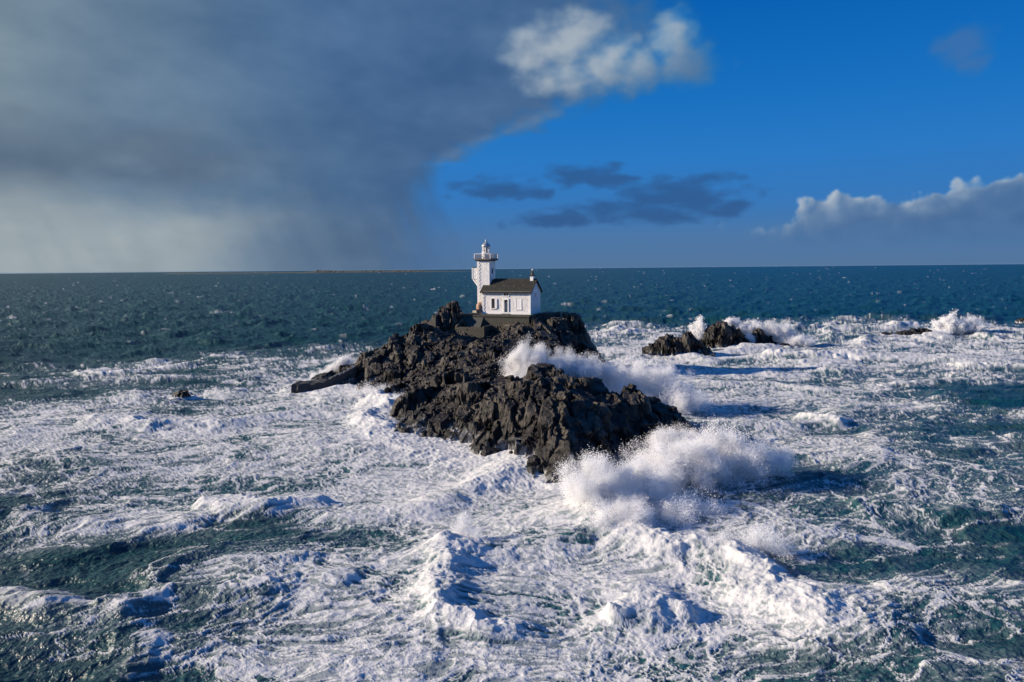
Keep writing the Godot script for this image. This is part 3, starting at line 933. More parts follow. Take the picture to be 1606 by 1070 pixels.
func make_lighthouse() -> void:
	var base := 12.75
	var t := thing("lighthouse", "small white lighthouse with a square tower joined to a slate-roofed keeper's house", "lighthouse", Vector3(-0.05, base, -150.8), deg_to_rad(-24.0))
	var white := mat("whitewash", Color.WHITE, 0.9)
	white.albedo_texture = noise_tex(0.01, 5, 101, 512, ramp([[0.0, lin(0.50, 0.46, 0.42)], [0.32, lin(0.72, 0.70, 0.68)], [0.7, lin(0.82, 0.81, 0.79)], [1.0, lin(0.84, 0.83, 0.81)]]))
	white.uv1_triplanar = true
	white.uv1_scale = Vector3(0.5, 0.13, 0.5)
	white.heightmap_enabled = true
	white.heightmap_scale = 3.0
	white.heightmap_texture = noise_tex(0.04, 4, 103)
	var trim := mat("white_paint", lin(0.84, 0.83, 0.81), 0.7)
	var quoin_mat := mat("quoin_stone", lin(0.76, 0.74, 0.71), 0.9)
	var slate := mat("mossy_slate", Color.WHITE, 0.8)
	slate.albedo_texture = noise_tex(0.012, 5, 107, 512, ramp([[0.0, lin(0.012, 0.012, 0.011)], [0.42, lin(0.018, 0.018, 0.015)], [0.58, lin(0.028, 0.030, 0.018)], [0.75, lin(0.052, 0.053, 0.029)], [1.0, lin(0.085, 0.08, 0.052)]]))
	slate.uv1_triplanar = true
	slate.uv1_scale = Vector3.ONE * 0.22
	slate.heightmap_enabled = true
	slate.heightmap_scale = 8.0
	slate.heightmap_texture = noise_tex(0.05, 4, 109)
	var dark := mat("dark_slate_edge", lin(0.025, 0.024, 0.023), 0.8)
	var void_mat := mat("dark_glass", lin(0.012, 0.012, 0.014), 0.25)
	var grey_paint := mat("grey_door_paint", lin(0.20, 0.24, 0.25), 0.6)
	var metal := mat("lantern_zinc", lin(0.42, 0.42, 0.43), 0.45, 0.6)
	var hl := 5.6
	var hw := 2.8
	var eave := 4.7
	var ridge := 7.1
	# walls with their gables
	var st := st_new()
	var b := [Vector3(-hl, -1.0, hw), Vector3(hl, -1.0, hw), Vector3(hl, -1.0, -hw), Vector3(-hl, -1.0, -hw)]
	var e := [Vector3(-hl, eave, hw), Vector3(hl, eave, hw), Vector3(hl, eave, -hw), Vector3(-hl, eave, -hw)]
	var ra := Vector3(-hl, ridge - 0.08, 0)
	var rb := Vector3(hl, ridge - 0.08, 0)
	# front wall with openings cut through it: x0, x1, y0, y1
	var openings := [[-3.42, -2.62, 1.05, 3.15], [-0.42, 0.42, 0.0, 2.9], [-0.52, 0.52, 3.78, 4.28], [2.35, 3.45, 1.0, 3.15]]
	var xs := [-hl, hl]
	var ys := [-1.0, eave]
	for o in openings:
		for v in [o[0], o[1]]:
			if not v in xs:
				xs.append(v)
		for v in [o[2], o[3]]:
			if not v in ys:
				ys.append(v)
	xs.sort()
	ys.sort()
	for i in xs.size() - 1:
		for j in ys.size() - 1:
			var mx: float = (xs[i] + xs[i + 1]) / 2.0
			var my: float = (ys[j] + ys[j + 1]) / 2.0
			if openings.any(func(o): return mx > o[0] and mx < o[1] and my > o[2] and my < o[3]):
				continue
			quad(st, Vector3(xs[i], ys[j], hw), Vector3(xs[i], ys[j + 1], hw), Vector3(xs[i + 1], ys[j + 1], hw), Vector3(xs[i + 1], ys[j], hw))
	for o in openings:
		var dz := hw - 0.32
		quad(st, Vector3(o[0], o[2], hw), Vector3(o[0], o[2], dz), Vector3(o[0], o[3], dz), Vector3(o[0], o[3], hw))
		quad(st, Vector3(o[1], o[2], dz), Vector3(o[1], o[2], hw), Vector3(o[1], o[3], hw), Vector3(o[1], o[3], dz))
		quad(st, Vector3(o[0], o[3], dz), Vector3(o[1], o[3], dz), Vector3(o[1], o[3], hw), Vector3(o[0], o[3], hw))
		quad(st, Vector3(o[0], o[2], hw), Vector3(o[1], o[2], hw), Vector3(o[1], o[2], dz), Vector3(o[0], o[2], dz))
	quad(st, b[1], e[1], e[2], b[2])
	quad(st, b[2], e[2], e[3], b[3])
	quad(st, b[3], e[3], e[0], b[0])
	tri(st, e[1], rb, e[2])
	tri(st, e[3], ra, e[0])
	put("house_wall", done(st), white, t)
	# roof in courses of slate
	var roof := Node3D.new()
	roof.name = "roof"
	t.add_child(roof)
	var rl := hl + 0.28
	var slope := Vector2(hw + 0.35, ridge - eave + 0.28)
	for side in [1.0, -1.0]:
		st = st_new()
		var n := 15
		var foot := Vector3(0, ridge - slope.y, slope.x * side)
		var head := Vector3(0, ridge, 0)
		var out := Vector3(0, slope.x, slope.y * side).normalized()
		for k in n:
			var p := foot.lerp(head, float(k) / n)
			var q := foot.lerp(head, float(k + 1) / n + 0.01)
			var lo := p + out * 0.10
			var hi := q + out * 0.055
			var l := Vector3(-rl if side > 0 else rl, 0, 0)
			var r := -l
			quad(st, lo + l, hi + l, hi + r, lo + r)
			quad(st, p + l, lo + l, lo + r, p + r)
			quad(st, p + l, q + l, hi + l, lo + l)
			quad(st, p + r, lo + r, hi + r, q + r)
		quad(st, foot + Vector3(-rl * side, 0, 0), foot + Vector3(rl * side, 0, 0), head + Vector3(rl * side, 0, 0), head + Vector3(-rl * side, 0, 0))
		put("slate_slope", done(st), slate, roof)
		# dark verge boards along both gables and a gutter along the eave
		for x in [-rl - 0.05, rl + 0.05]:
			var v := st_new()
			var y := Vector3(0, 0.14, 0)
			var f2 := foot + Vector3(x, 0, 0)
			var h2 := head + Vector3(x, 0, 0)
			var w2 := Vector3(0.06, 0, 0)
			var ring := [f2 - w2 - y, f2 + w2 - y, h2 + w2 - y, h2 - w2 - y] if side > 0 else [h2 - w2 - y, h2 + w2 - y, f2 + w2 - y, f2 - w2 - y]
			hexa(v, ring + ring.map(func(a): return a + y * 2.0))
			put("verge_board", done(v), dark, roof)
		put("gutter", bar(foot + Vector3(-rl, -0.05, 0.06 * side), foot + Vector3(rl, -0.05, 0.06 * side), 0.07), dark, roof)
	put("ridge_capping", bar(Vector3(-4.1, ridge + 0.10, 0), Vector3(rl, ridge + 0.10, 0), 0.13), dark, roof)
	for k in 7:
		put("ridge_crest", block(Vector3(-3.6 + k * 1.22, ridge + 0.22, -0.05), Vector3(-3.42 + k * 1.22, ridge + 0.42, 0.05)), dark, roof)
	# chimney on the far gable
	var ch := put("chimney", block(Vector3(4.55, ridge - 0.75, -0.42), Vector3(5.25, ridge + 0.75, 0.42)), trim, t)
	put("chimney_cap", block(Vector3(4.42, ridge + 0.753, -0.55), Vector3(5.38, ridge + 1.0, 0.55)), dark, ch)
	put("chimney_pot", lathe([Vector2(0.30, 1.003), Vector2(0.24, 1.5), Vector2(0.16, 1.95), Vector2(0.0, 1.95)], 10, Vector3(4.9, ridge, 0)), mat("clay_pot", lin(0.09, 0.075, 0.06), 0.9), ch)
	put("chimney_cowl", block(Vector3(4.80, ridge + 1.953, -0.1), Vector3(5.0, ridge + 2.25, 0.1)), trim, ch)
	# plinth and raised bands
	put("plinth", block(Vector3(-hl - 0.06, -1.0, hw + 0.003), Vector3(hl + 0.06, 0.28, hw + 0.09)), trim, t)
	put("corner_band", block(Vector3(hl - 0.30, 0.283, hw + 0.003), Vector3(hl + 0.05, eave - 0.12, hw + 0.07)), trim, t)
	put("cornice", block(Vector3(-hl + 0.4, eave - 0.115, hw + 0.003), Vector3(hl + 0.05, eave + 0.02, hw + 0.16)), trim, t)
	for k in 11:
		var long := 0.62 if k % 2 == 0 else 0.40
		put("quoin", block(Vector3(-hl - 0.05, 0.285 + k * 0.39, hw + 0.003), Vector3(-hl + long, 0.285 + k * 0.39 + 0.375, hw + 0.085)), quoin_mat, t)
	# left window: dark, its one shutter folded back on the right
	var wn := put("window", block(Vector3(-3.41, 1.06, hw - 0.34), Vector3(-2.63, 3.14, hw - 0.30)), void_mat, t)
	put("window_bar", block(Vector3(-3.05, 1.06, hw - 0.297), Vector3(-2.99, 3.14, hw - 0.25)), mat("bar_paint", lin(0.3, 0.3, 0.3), 0.6), wn)
	put("sill", block(Vector3(-3.6, 0.90, hw + 0.003), Vector3(-2.44, 1.045, hw + 0.16)), trim, wn)
	put("lintel_band", block(Vector3(-3.6, 3.155, hw + 0.003), Vector3(-2.44, 3.33, hw + 0.08)), trim, wn)
	put("jamb", block(Vector3(-3.6, 1.048, hw + 0.003), Vector3(-3.425, 3.152, hw + 0.08)), trim, wn)
	put("shutter", block(Vector3(-2.58, 1.06, hw + 0.09), Vector3(-2.06, 3.14, hw + 0.16)), trim, wn)
	# right window: shutters closed
	var wr := put("window", block(Vector3(2.36, 1.01, hw - 0.34), Vector3(3.44, 3.14, hw - 0.30)), void_mat, t)
	for s in 2:
		put("shutter", block(Vector3(2.36 + s * 0.545, 1.01, hw - 0.04), Vector3(2.36 + s * 0.545 + 0.535, 3.14, hw + 0.03)), trim, wr)
	put("sill", block(Vector3(2.2, 0.86, hw + 0.003), Vector3(3.6, 0.995, hw + 0.14)), trim, wr)
	put("jamb", block(Vector3(2.2, 0.998, hw + 0.003), Vector3(2.345, 3.2, hw + 0.07)), trim, wr)
	put("jamb", block(Vector3(3.455, 0.998, hw + 0.003), Vector3(3.6, 3.2, hw + 0.07)), trim, wr)
	# door with a dark light over it and a raised surround
	var dr := put("door", block(Vector3(-0.41, 0.0, hw - 0.30), Vector3(0.41, 2.32, hw - 0.22)), grey_paint, t)
	put("door_light", block(Vector3(-0.41, 2.38, hw - 0.30), Vector3(0.41, 2.89, hw - 0.24)), void_mat, dr)
	put("transom", block(Vector3(-0.41, 2.323, hw - 0.30), Vector3(0.41, 2.377, hw - 0.16)), trim, dr)
	put("jamb", block(Vector3(-0.68, 0.285, hw + 0.003), Vector3(-0.425, 2.9, hw + 0.14)), trim, dr)
	put("jamb", block(Vector3(0.425, 0.285, hw + 0.003), Vector3(0.68, 2.9, hw + 0.14)), trim, dr)
	put("lintel_band", block(Vector3(-0.68, 2.903, hw + 0.003), Vector3(0.68, 3.14, hw + 0.14)), trim, dr)
	put("door_step", block(Vector3(-0.8, -0.3, hw + 0.093), Vector3(0.8, 0.02, hw + 0.7)), mat("step_granite", lin(0.16, 0.15, 0.13), 0.9), t)
	# the two-light opening over the door
	var vl := put("attic_window", block(Vector3(-0.51, 3.79, hw - 0.34), Vector3(0.51, 4.27, hw - 0.28)), void_mat, t)
	put("mullion", block(Vector3(-0.05, 3.79, hw - 0.277), Vector3(0.05, 4.27, hw - 0.1)), trim, vl)
	put("surround", block(Vector3(-0.75, 3.58, hw + 0.003), Vector3(0.75, 3.775, hw + 0.10)), trim, vl)
	put("jamb", block(Vector3(0.53, 3.778, hw + 0.003), Vector3(0.75, 4.45, hw + 0.10)), trim, vl)
	put("jamb", block(Vector3(-0.75, 3.778, hw + 0.003), Vector3(-0.53, 4.45, hw + 0.10)), trim, vl)
	put("gable_window", block(Vector3(hl + 0.003, 3.3, -0.3), Vector3(hl + 0.05, 4.3, 0.3)), mat("shuttered_gable_window", lin(0.45, 0.45, 0.44), 0.8), t)

	# the tower stands on the other gable
	var tx := -5.9
	var tz := 0.0
	var s := 1.45
	var top := 11.1
	put("tower_wall", block(Vector3(tx - s, -1.0, tz - s), Vector3(tx + s, top, tz + s)), white, t)
	put("tower_plinth", block(Vector3(tx - s - 0.12, -1.0, tz - s - 0.12), Vector3(tx + s + 0.12, 0.7, tz + s + 0.12)), trim, t)
	for k in 26:
		var long2 := 0.75 if k % 2 == 0 else 0.5
		put("quoin", block(Vector3(tx - s - 0.05, 0.75 + k * 0.39, tz + s + 0.003), Vector3(tx - s + long2, 0.75 + k * 0.39 + 0.375, tz + s + 0.07)), quoin_mat, t)
	var tw := put("tower_window", block(Vector3(tx + s + 0.003, 8.4, tz - 0.3), Vector3(tx + s + 0.03, 9.5, tz + 0.3)), void_mat, t)
	put("sill", block(Vector3(tx + s + 0.033, 8.25, tz - 0.4), Vector3(tx + s + 0.12, 8.39, tz + 0.4)), trim, tw)
	# gallery: corbelled slab, railing all round
	var stone := mat("gallery_granite", lin(0.10, 0.092, 0.085), 0.85)
	st = st_new()
	hexa(st, [Vector3(tx - s, top, tz + s), Vector3(tx + s, top, tz + s), Vector3(tx + s, top, tz - s), Vector3(tx - s, top, tz - s), Vector3(tx - 1.95, top + 0.28, tz + 1.95), Vector3(tx + 1.95, top + 0.28, tz + 1.95), Vector3(tx + 1.95, top + 0.28, tz - 1.95), Vector3(tx - 1.95, top + 0.28, tz - 1.95)])
	var gl := put("gallery", done(st), stone, t)
	put("gallery_slab", block(Vector3(tx - 1.98, top + 0.283, tz - 1.98), Vector3(tx + 1.98, top + 0.52, tz + 1.98)), stone, gl)
	var rail := Node3D.new()
	rail.name = "railing"
	t.add_child(rail)
	var y0 := top + 0.523
	var iron := mat("railing_paint", lin(0.72, 0.70, 0.68), 0.6)
	var dim := mat("railing_iron", lin(0.16, 0.14, 0.13), 0.7)
	for a in 4:
		var dirx := Vector3(1, 0, 0).rotated(Vector3.UP, a * PI / 2)
		var dirz := Vector3(0, 0, 1).rotated(Vector3.UP, a * PI / 2)
		var c0 := Vector3(tx, y0, tz) + dirz * 1.88
		put("handrail", bar(c0 + dirx * -1.88 + Vector3(0, 1.05, 0), c0 + dirx * 1.83 + Vector3(0, 1.05, 0), 0.055), iron, rail)
		put("midrail", bar(c0 + dirx * -1.88 + Vector3(0, 0.12, 0), c0 + dirx * 1.83 + Vector3(0, 0.12, 0), 0.04), dim, rail)
		put("corner_post", bar(c0 + dirx * 1.88, c0 + dirx * 1.88 + Vector3(0, 1.1, 0), 0.075), iron, rail)
		for k in 9:
			put("baluster", bar(c0 + dirx * (-1.52 + k * 0.38) + Vector3(0, 0.0, 0), c0 + dirx * (-1.52 + k * 0.38) + Vector3(0, 1.0, 0), 0.028), dim, rail)
	# lantern
	var lan := put("lantern_base", lathe([Vector2(0.92, 0.0), Vector2(0.92, 1.15), Vector2(1.0, 1.2), Vector2(1.0, 1.3), Vector2(0.86, 1.32), Vector2(0.0, 1.32)], 20, Vector3(tx, y0, tz)), trim, t)
	var glass := mat("lantern_glass", Color(0.85, 0.9, 0.9, 0.15), 0.05)
	glass.transparency = BaseMaterial3D.TRANSPARENCY_ALPHA
	for k in 10:
		var u := TAU * (k + 0.06) / 10.0
		var v := TAU * (k + 0.94) / 10.0
		st = st_new()
		var p0 := Vector3(tx + cos(u) * 0.80, y0 + 1.32, tz + sin(u) * 0.80)
		var p1 := Vector3(tx + cos(v) * 0.80, y0 + 1.32, tz + sin(v) * 0.80)
		quad(st, p0, p1, p1 + Vector3(0, 1.3, 0), p0 + Vector3(0, 1.3, 0))
		put("lantern_pane", done(st), glass, lan)
		put("lantern_bar", bar(Vector3(tx + cos(u - 0.04) * 0.82, y0 + 1.30, tz + sin(u - 0.04) * 0.82), Vector3(tx + cos(u - 0.04) * 0.82, y0 + 2.64, tz + sin(u - 0.04) * 0.82), 0.055), trim, lan)
	put("lens", lathe([Vector2(0.0, 1.34), Vector2(0.30, 1.34), Vector2(0.42, 1.7), Vector2(0.42, 2.1), Vector2(0.30, 2.5), Vector2(0.0, 2.5)], 14, Vector3(tx, y0, tz)), mat("lens_brass", lin(0.30, 0.22, 0.14), 0.35, 0.3), lan)
	put("dome", lathe([Vector2(0.98, 2.62), Vector2(1.04, 2.70), Vector2(0.98, 2.82), Vector2(0.82, 3.08), Vector2(0.60, 3.30), Vector2(0.32, 3.48), Vector2(0.14, 3.56), Vector2(0.14, 3.62)], 20, Vector3(tx, y0, tz)), metal, lan)
	put("finial", lathe([Vector2(0.12, 3.60), Vector2(0.22, 3.72), Vector2(0.22, 3.86), Vector2(0.09, 3.98), Vector2(0.07, 4.3), Vector2(0.0, 4.32)], 12, Vector3(tx, y0, tz)), metal, lan)
	# the boxed-out closet on brackets on the seaward side of the tower
	st = st_new()
	var cx0 := tx - s - 1.35
	var cx1 := tx - s - 0.003
	box(st, Vector3(cx0, 7.3, tz - 0.3), Vector3(cx1, 9.75, tz + 1.3))
	var closet := put("closet", done(st), white, t)
	put("closet_roof", block(Vector3(cx0 - 0.1, 9.753, tz - 0.4), Vector3(cx1, 9.87, tz + 1.4)), dark, closet)
	put("corner_band", block(Vector3(cx0 - 0.04, 7.3, tz + 1.303), Vector3(cx0 + 0.16, 9.75, tz + 1.36)), trim, closet)
	put("corner_band", block(Vector3(cx1 - 0.18, 7.3, tz + 1.303), Vector3(cx1 - 0.02, 9.75, tz + 1.36)), trim, closet)
	for z in [tz - 0.1, tz + 1.1]:
		put("bracket", bar(Vector3(cx0 + 0.15, 7.25, z), Vector3(cx1 + 0.02, 5.75, z), 0.15), trim, closet)
		put("strut", bar(Vector3(cx0 + 0.75, 7.28, z), Vector3(cx1 + 0.02, 6.65, z), 0.09), trim, closet)


func make_outworks() -> void:
	var stone := mat("terrace_stone", Color.WHITE, 0.9)
	stone.albedo_texture = noise_tex(0.02, 5, 113, 512, ramp([[0.0, lin(0.020, 0.019, 0.016)], [0.40, lin(0.05, 0.048, 0.040)], [0.6, lin(0.10, 0.096, 0.076)], [1.0, lin(0.22, 0.20, 0.155)]]))
	stone.uv1_triplanar = true
	stone.uv1_scale = Vector3(0.35, 0.8, 0.35)
	stone.heightmap_enabled = true
	stone.heightmap_scale = 10.0
	stone.heightmap_texture = noise_tex(0.03, 4, 127)
	var pale := mat("pale_render", lin(0.46, 0.41, 0.32), 0.9)
	var turn := deg_to_rad(-24.0)
	var t := thing("stone_terrace", "long grey stone terrace wall under the house front", "terrace", Vector3(-0.05, 12.75, -150.8), turn)
	put("deck", block(Vector3(-9.4, -2.0, -4.2), Vector3(6.4, -0.12, 4.6)), stone, t)
	put("retaining_wall", block(Vector3(-9.3, -3.2, 4.603), Vector3(6.2, -0.55, 5.2)), stone, t)
	put("coping", block(Vector3(-9.5, -0.547, 4.45), Vector3(6.35, -0.2, 5.35)), stone, t)
	put("corner_pillar", block(Vector3(-10.3, -3.4, 4.3), Vector3(-9.503, 0.25, 5.5)), pale, t)
	put("parapet", block(Vector3(-9.3, -0.117, -0.2), Vector3(-7.5, 0.35, 0.25)), pale, t)
	put("side_slab", block(Vector3(6.403, -1.4, -4.6), Vector3(9.6, 0.08, 1.0)), stone, t)
	# the walled yard below it
	var y := thing("walled_yard", "roofless grey stone yard walled in below the terrace", "enclosure", Vector3(-0.05, 12.75, -150.8), turn)
	put("front_wall", block(Vector3(-8.6, -5.6, 8.6), Vector3(-2.6, -2.55, 9.0)), stone, y)
	put("drain_hole", block(Vector3(-6.3, -3.3, 9.003), Vector3(-6.05, -2.85, 9.02)), mat("dark_hole", lin(0.01, 0.01, 0.01), 0.9), y)
	put("side_wall", block(Vector3(-2.6, -5.6, 5.203), Vector3(-2.2, -2.3, 9.0)), stone, y)
	var st := st_new()
	hexa(st, [Vector3(-9.0, -5.6, 9.0), Vector3(-8.603, -5.6, 9.0), Vector3(-8.603, -5.6, 5.203), Vector3(-9.0, -5.6, 5.203), Vector3(-9.0, -2.5, 9.0), Vector3(-8.603, -2.5, 9.0), Vector3(-8.603, -0.7, 5.203), Vector3(-9.0, -0.7, 5.203)])
	put("sloping_wall", done(st), stone, y)
	st = st_new()
	hexa(st, [Vector3(-8.6, -5.0, 8.2), Vector3(-4.2, -5.0, 8.2), Vector3(-4.2, -5.0, 5.203), Vector3(-8.6, -5.0, 5.203), Vector3(-8.6, -4.6, 8.2), Vector3(-4.2, -4.6, 8.2), Vector3(-4.2, -0.7, 5.21), Vector3(-8.6, -0.7, 5.21)])
	put("ramp", done(st), mat("ramp_slate", lin(0.05, 0.055, 0.05), 0.85), y)
	# rusty tank at the foot of the tower
	var k := thing("storage_tank", "rust-streaked white tank standing at the foot of the tower", "tank", Vector3(-6.85, 12.63, -151.2))
	var rust := mat("rusty_paint", Color.WHITE, 0.8)
	rust.albedo_texture = noise_tex(0.03, 4, 131, 256, ramp([[0.0, lin(0.20, 0.07, 0.035)], [0.42, lin(0.30, 0.12, 0.06)], [0.56, lin(0.52, 0.38, 0.24)], [1.0, lin(0.62, 0.55, 0.42)]]))
	rust.uv1_triplanar = true
	rust.uv1_scale = Vector3.ONE * 0.5
	put("drum", lathe([Vector2(0.0, 0.12), Vector2(0.70, 0.12), Vector2(0.78, 0.25), Vector2(0.78, 1.75), Vector2(0.66, 2.1), Vector2(0.36, 2.36), Vector2(0.0, 2.42)], 18), rust, k)
	put("filler_cap", lathe([Vector2(0.0, 2.40), Vector2(0.12, 2.40), Vector2(0.12, 2.62), Vector2(0.0, 2.64)], 10), rust, k)
	put("hoop", lathe([Vector2(0.80, 0.75), Vector2(0.84, 0.77), Vector2(0.84, 0.87), Vector2(0.80, 0.89)], 18), mat("rusty_hoop", lin(0.16, 0.06, 0.03), 0.85), k)
	for a in 3:
		var d := Vector3(cos(a * TAU / 3.0), 0, sin(a * TAU / 3.0)) * 0.55
		put("foot", bar(d, d + Vector3(0, 0.2, 0), 0.07), rust, k)
	# slipway on the left point
	var concrete := mat("black_weed_concrete", Color.WHITE, 0.7)
	concrete.albedo_texture = noise_tex(0.02, 5, 137, 512, ramp([[0.0, lin(0.016, 0.016, 0.016)], [0.6, lin(0.035, 0.034, 0.032)], [1.0, lin(0.075, 0.072, 0.065)]]))
	concrete.uv1_triplanar = true
	concrete.uv1_scale = Vector3.ONE * 0.3
	concrete.heightmap_enabled = true
	concrete.heightmap_scale = 8.0
	concrete.heightmap_texture = noise_tex(0.04, 4, 139)
	var sl := thing("slipway", "dark stone slipway running into the foam at the islet's left point", "slipway", Vector3(-40.0, 0.0, -127.6))
	for piece in [["landing_slab", 9, Vector3(-0.2, 1.55, 1.5), Vector3(-0.1, 1.7, -1.5), Vector3(5.4, 1.75, 0.3), Vector3(5.4, 1.9, -2.3)], ["ramp", 9, Vector3(5.403, 1.78, 0.5), Vector3(5.403, 1.9, -2.4), Vector3(10.6, 4.4, -2.6), Vector3(10.0, 4.5, -5.4)]]:
		st = st_new()
		var n: int = piece[1]
		var ring := []
		for i in n + 1:
			var f := float(i) / n
			var p: Vector3 = piece[2].lerp(piece[4], f)
			var q: Vector3 = piece[3].lerp(piece[5], f)
			var j := n_block2.get_noise_2d(p.x * 1.7, p.z) * 0.22
			var k2 := n_stain.get_noise_2d(p.x * 2.0, 7.0) * 0.5
			ring.append([Vector3(p.x, -2.0, p.z + 0.5 + k2), Vector3(p.x, p.y * 0.45 + j * 0.5, p.z + 0.3 + k2), p + Vector3(0, j, k2 * 0.7), q + Vector3(0, j * 0.7, 0), Vector3(q.x, -2.0, q.z - 0.3)])
		for i in n:
			for c in 4:
				quad(st, ring[i][c], ring[i][c + 1], ring[i + 1][c + 1], ring[i + 1][c])
		for end in [0, n]:
			var r: Array = ring[end]
			for c in 3:
				if end == 0:
					tri(st, r[0], r[c + 2], r[c + 1])
				else:
					tri(st, r[0], r[c + 1], r[c + 2])
		put(piece[0], done(st), concrete, sl)
	var post := mat("post_paint", lin(0.6, 0.58, 0.54), 0.7)
	for i in 6:
		var p := Vector3(6.4 + i * 0.75, 2.25 + i * 0.38, -0.25 - i * 0.45)
		put("marker_stud", block(p - Vector3(0.12, 0.25, 0.1), p + Vector3(0.12, 0.22, 0.1)), post, sl)
	var wl := thing("windbreak_wall", "short dark stone wall on the ridge left of the terrace", "wall", Vector3(-16.3, 10.6, -144.0), deg_to_rad(-35.0))
	st = st_new()
	hexa(st, [Vector3(-1.3, -1.0, 0.25), Vector3(1.0, -1.0, 0.25), Vector3(1.0, -1.0, -0.25), Vector3(-1.3, -1.0, -0.25), Vector3(-1.3, 0.7, 0.25), Vector3(1.0, 2.0, 0.25), Vector3(1.0, 2.0, -0.25), Vector3(-1.3, 0.7, -0.25)])
	put("wall_body", done(st), concrete, wl)


func make_land() -> void:
	# the low mainland on the horizon
	var m := mat("far_land", lin(0.05, 0.06, 0.055), 1.0)
	var parts := [[-3450.0, -1900.0, 6800.0, 11.0, 3], [-1960.0, -180.0, 6200.0, 21.0, 9]]
	for k in parts.size():
		var q: Array = parts[k]
		var n := 150
		var st := SurfaceTool.new()
		st.begin(Mesh.PRIMITIVE_TRIANGLES)
		st.set_smooth_group(0)
		var ring := []
		for i in n + 1:
			var u := float(i) / n
			var x: float = lerpf(q[0], q[1], u)
			var nn := n_swell.get_noise_2d(x * 0.12, q[4] * 50.0) * 0.5 + 0.5
			var bump := maxf(0.0, n_chop.get_noise_2d(x * 0.25, q[4] * 9.0)) * 0.45
			var hh: float = q[3] * (0.45 + 0.6 * nn + bump * (1.0 if k == 1 else 0.3)) * ss(0.0, 0.12, u) * ss(1.0, 0.45 if k == 1 else 0.8, u)
			ring.append([Vector3(x, -1.0, -q[2]), Vector3(x, hh, -q[2] - 70.0), Vector3(x, hh * 0.8, -q[2] - 260.0), Vector3(x, -1.0, -q[2] - 420.0)])
		for i in n:
			for j in 3:
				quad(st, ring[i][j], ring[i][j + 1], ring[i + 1][j + 1], ring[i + 1][j])
		var o := put("headland", done(st), m, self)
		tag(o, ["faint low strip of land on the horizon at far left", "low dark headland on the horizon left of the lighthouse"][k], "land", "", "structure")


# ---------------------------------------------------------------- spray

func drop_cluster(sd: int, count: int, size: float) -> ArrayMesh:
	# a puff of flying drops, each a tiny four-sided grain
	var rng := RandomNumberGenerator.new()
	rng.seed = sd
	var pos := PackedVector3Array()
	var nor := PackedVector3Array()
	for k in count:
		var c := Vector3(rng.randfn(), rng.randfn(), rng.randfn()) * 0.42
		var r := size * (0.5 + 1.1 * pow(rng.randf(), 3.0))
		var turn := Basis.from_euler(Vector3(rng.randf() * TAU, rng.randf() * TAU, rng.randf() * TAU))
		var v := []
		for d in [Vector3(1, 1, 1), Vector3(-1, -1, 1), Vector3(-1, 1, -1), Vector3(1, -1, -1)]:
			v.append(c + turn * (d * 0.58 * r * 1.5))
		for f in [[0, 1, 2], [0, 3, 1], [0, 2, 3], [1, 3, 2]]:
			for i in f:
				pos.append(v[i])
				nor.append((v[f[2]] - v[f[0]]).cross(v[f[1]] - v[f[0]]).normalized())
	var a := []
	a.resize(Mesh.ARRAY_MAX)
	a[Mesh.ARRAY_VERTEX] = pos
	a[Mesh.ARRAY_NORMAL] = nor
	var m := ArrayMesh.new()
	m.add_surface_from_arrays(Mesh.PRIMITIVE_TRIANGLES, a)
	return m


# lobes: centre x, y, z, half widths x, y, z, number of puffs, size of a puff
func spray(label: String, list: Array, sd: int, drops: int, size: float) -> void:
	var rng := RandomNumberGenerator.new()
	rng.seed = sd
	var m := mat("spray_drops", lin(0.99, 0.99, 0.99), 1.0)
	m.backlight_enabled = true
	m.backlight = Color.WHITE
	var where := []
	for l in list:
		var c := Vector3(l[0], l[1], l[2])
		var k := 0
		var tries := 0
		while k < l[6] and tries < l[6] * 12:
			tries += 1
			var p := Vector3(rng.randf_range(-1.25, 1.25), rng.randf_range(-1.25, 1.25), rng.randf_range(-1.25, 1.25))
			var world := c + p * Vector3(l[3], l[4], l[5])
			var tear := 0.62 + 0.80 * n_warp.get_noise_3d(world.x * 3.2 + sd, world.y * 2.2, world.z * 3.2) + 0.40 * n_stain.get_noise_3d(world.x * 3.0, world.y * 2.0 + sd, world.z * 3.0)
			# thick at the heart, thinning outwards; a few drops fly clear
			if rng.randf() > ss(0.95, -0.15, p.length() - tear + 0.50) or world.y < -0.3:
				continue
			k += 1
			var sc: float = l[7] * rng.randf_range(0.45, 1.35)
			var throw := (p * 0.6 + Vector3(0.35 + rng.randfn() * 0.5, 0.5 + rng.randfn() * 0.5, rng.randfn() * 0.5)).normalized()
			var side := throw.cross(Vector3(0.3, 0.1, 1.0)).normalized()
			var turn := Basis(side, throw, side.cross(throw)).scaled_local(Vector3(0.9, 1.2, 0.9) * sc) * Basis.from_euler(Vector3(0, rng.randf() * TAU, 0))
			where.append(Transform3D(turn, world))
	var mm := MultiMesh.new()
	mm.transform_format = MultiMesh.TRANSFORM_3D
	mm.mesh = drop_cluster(sd, drops, size)
	mm.instance_count = where.size()
	for i in where.size():
		mm.set_instance_transform(i, where[i])
	var o := MultiMeshInstance3D.new()
	o.name = numbered("sea_spray")
	o.multimesh = mm
	o.material_override = m
	add_child(o)
	tag(o, label, "spray", "", "stuff")


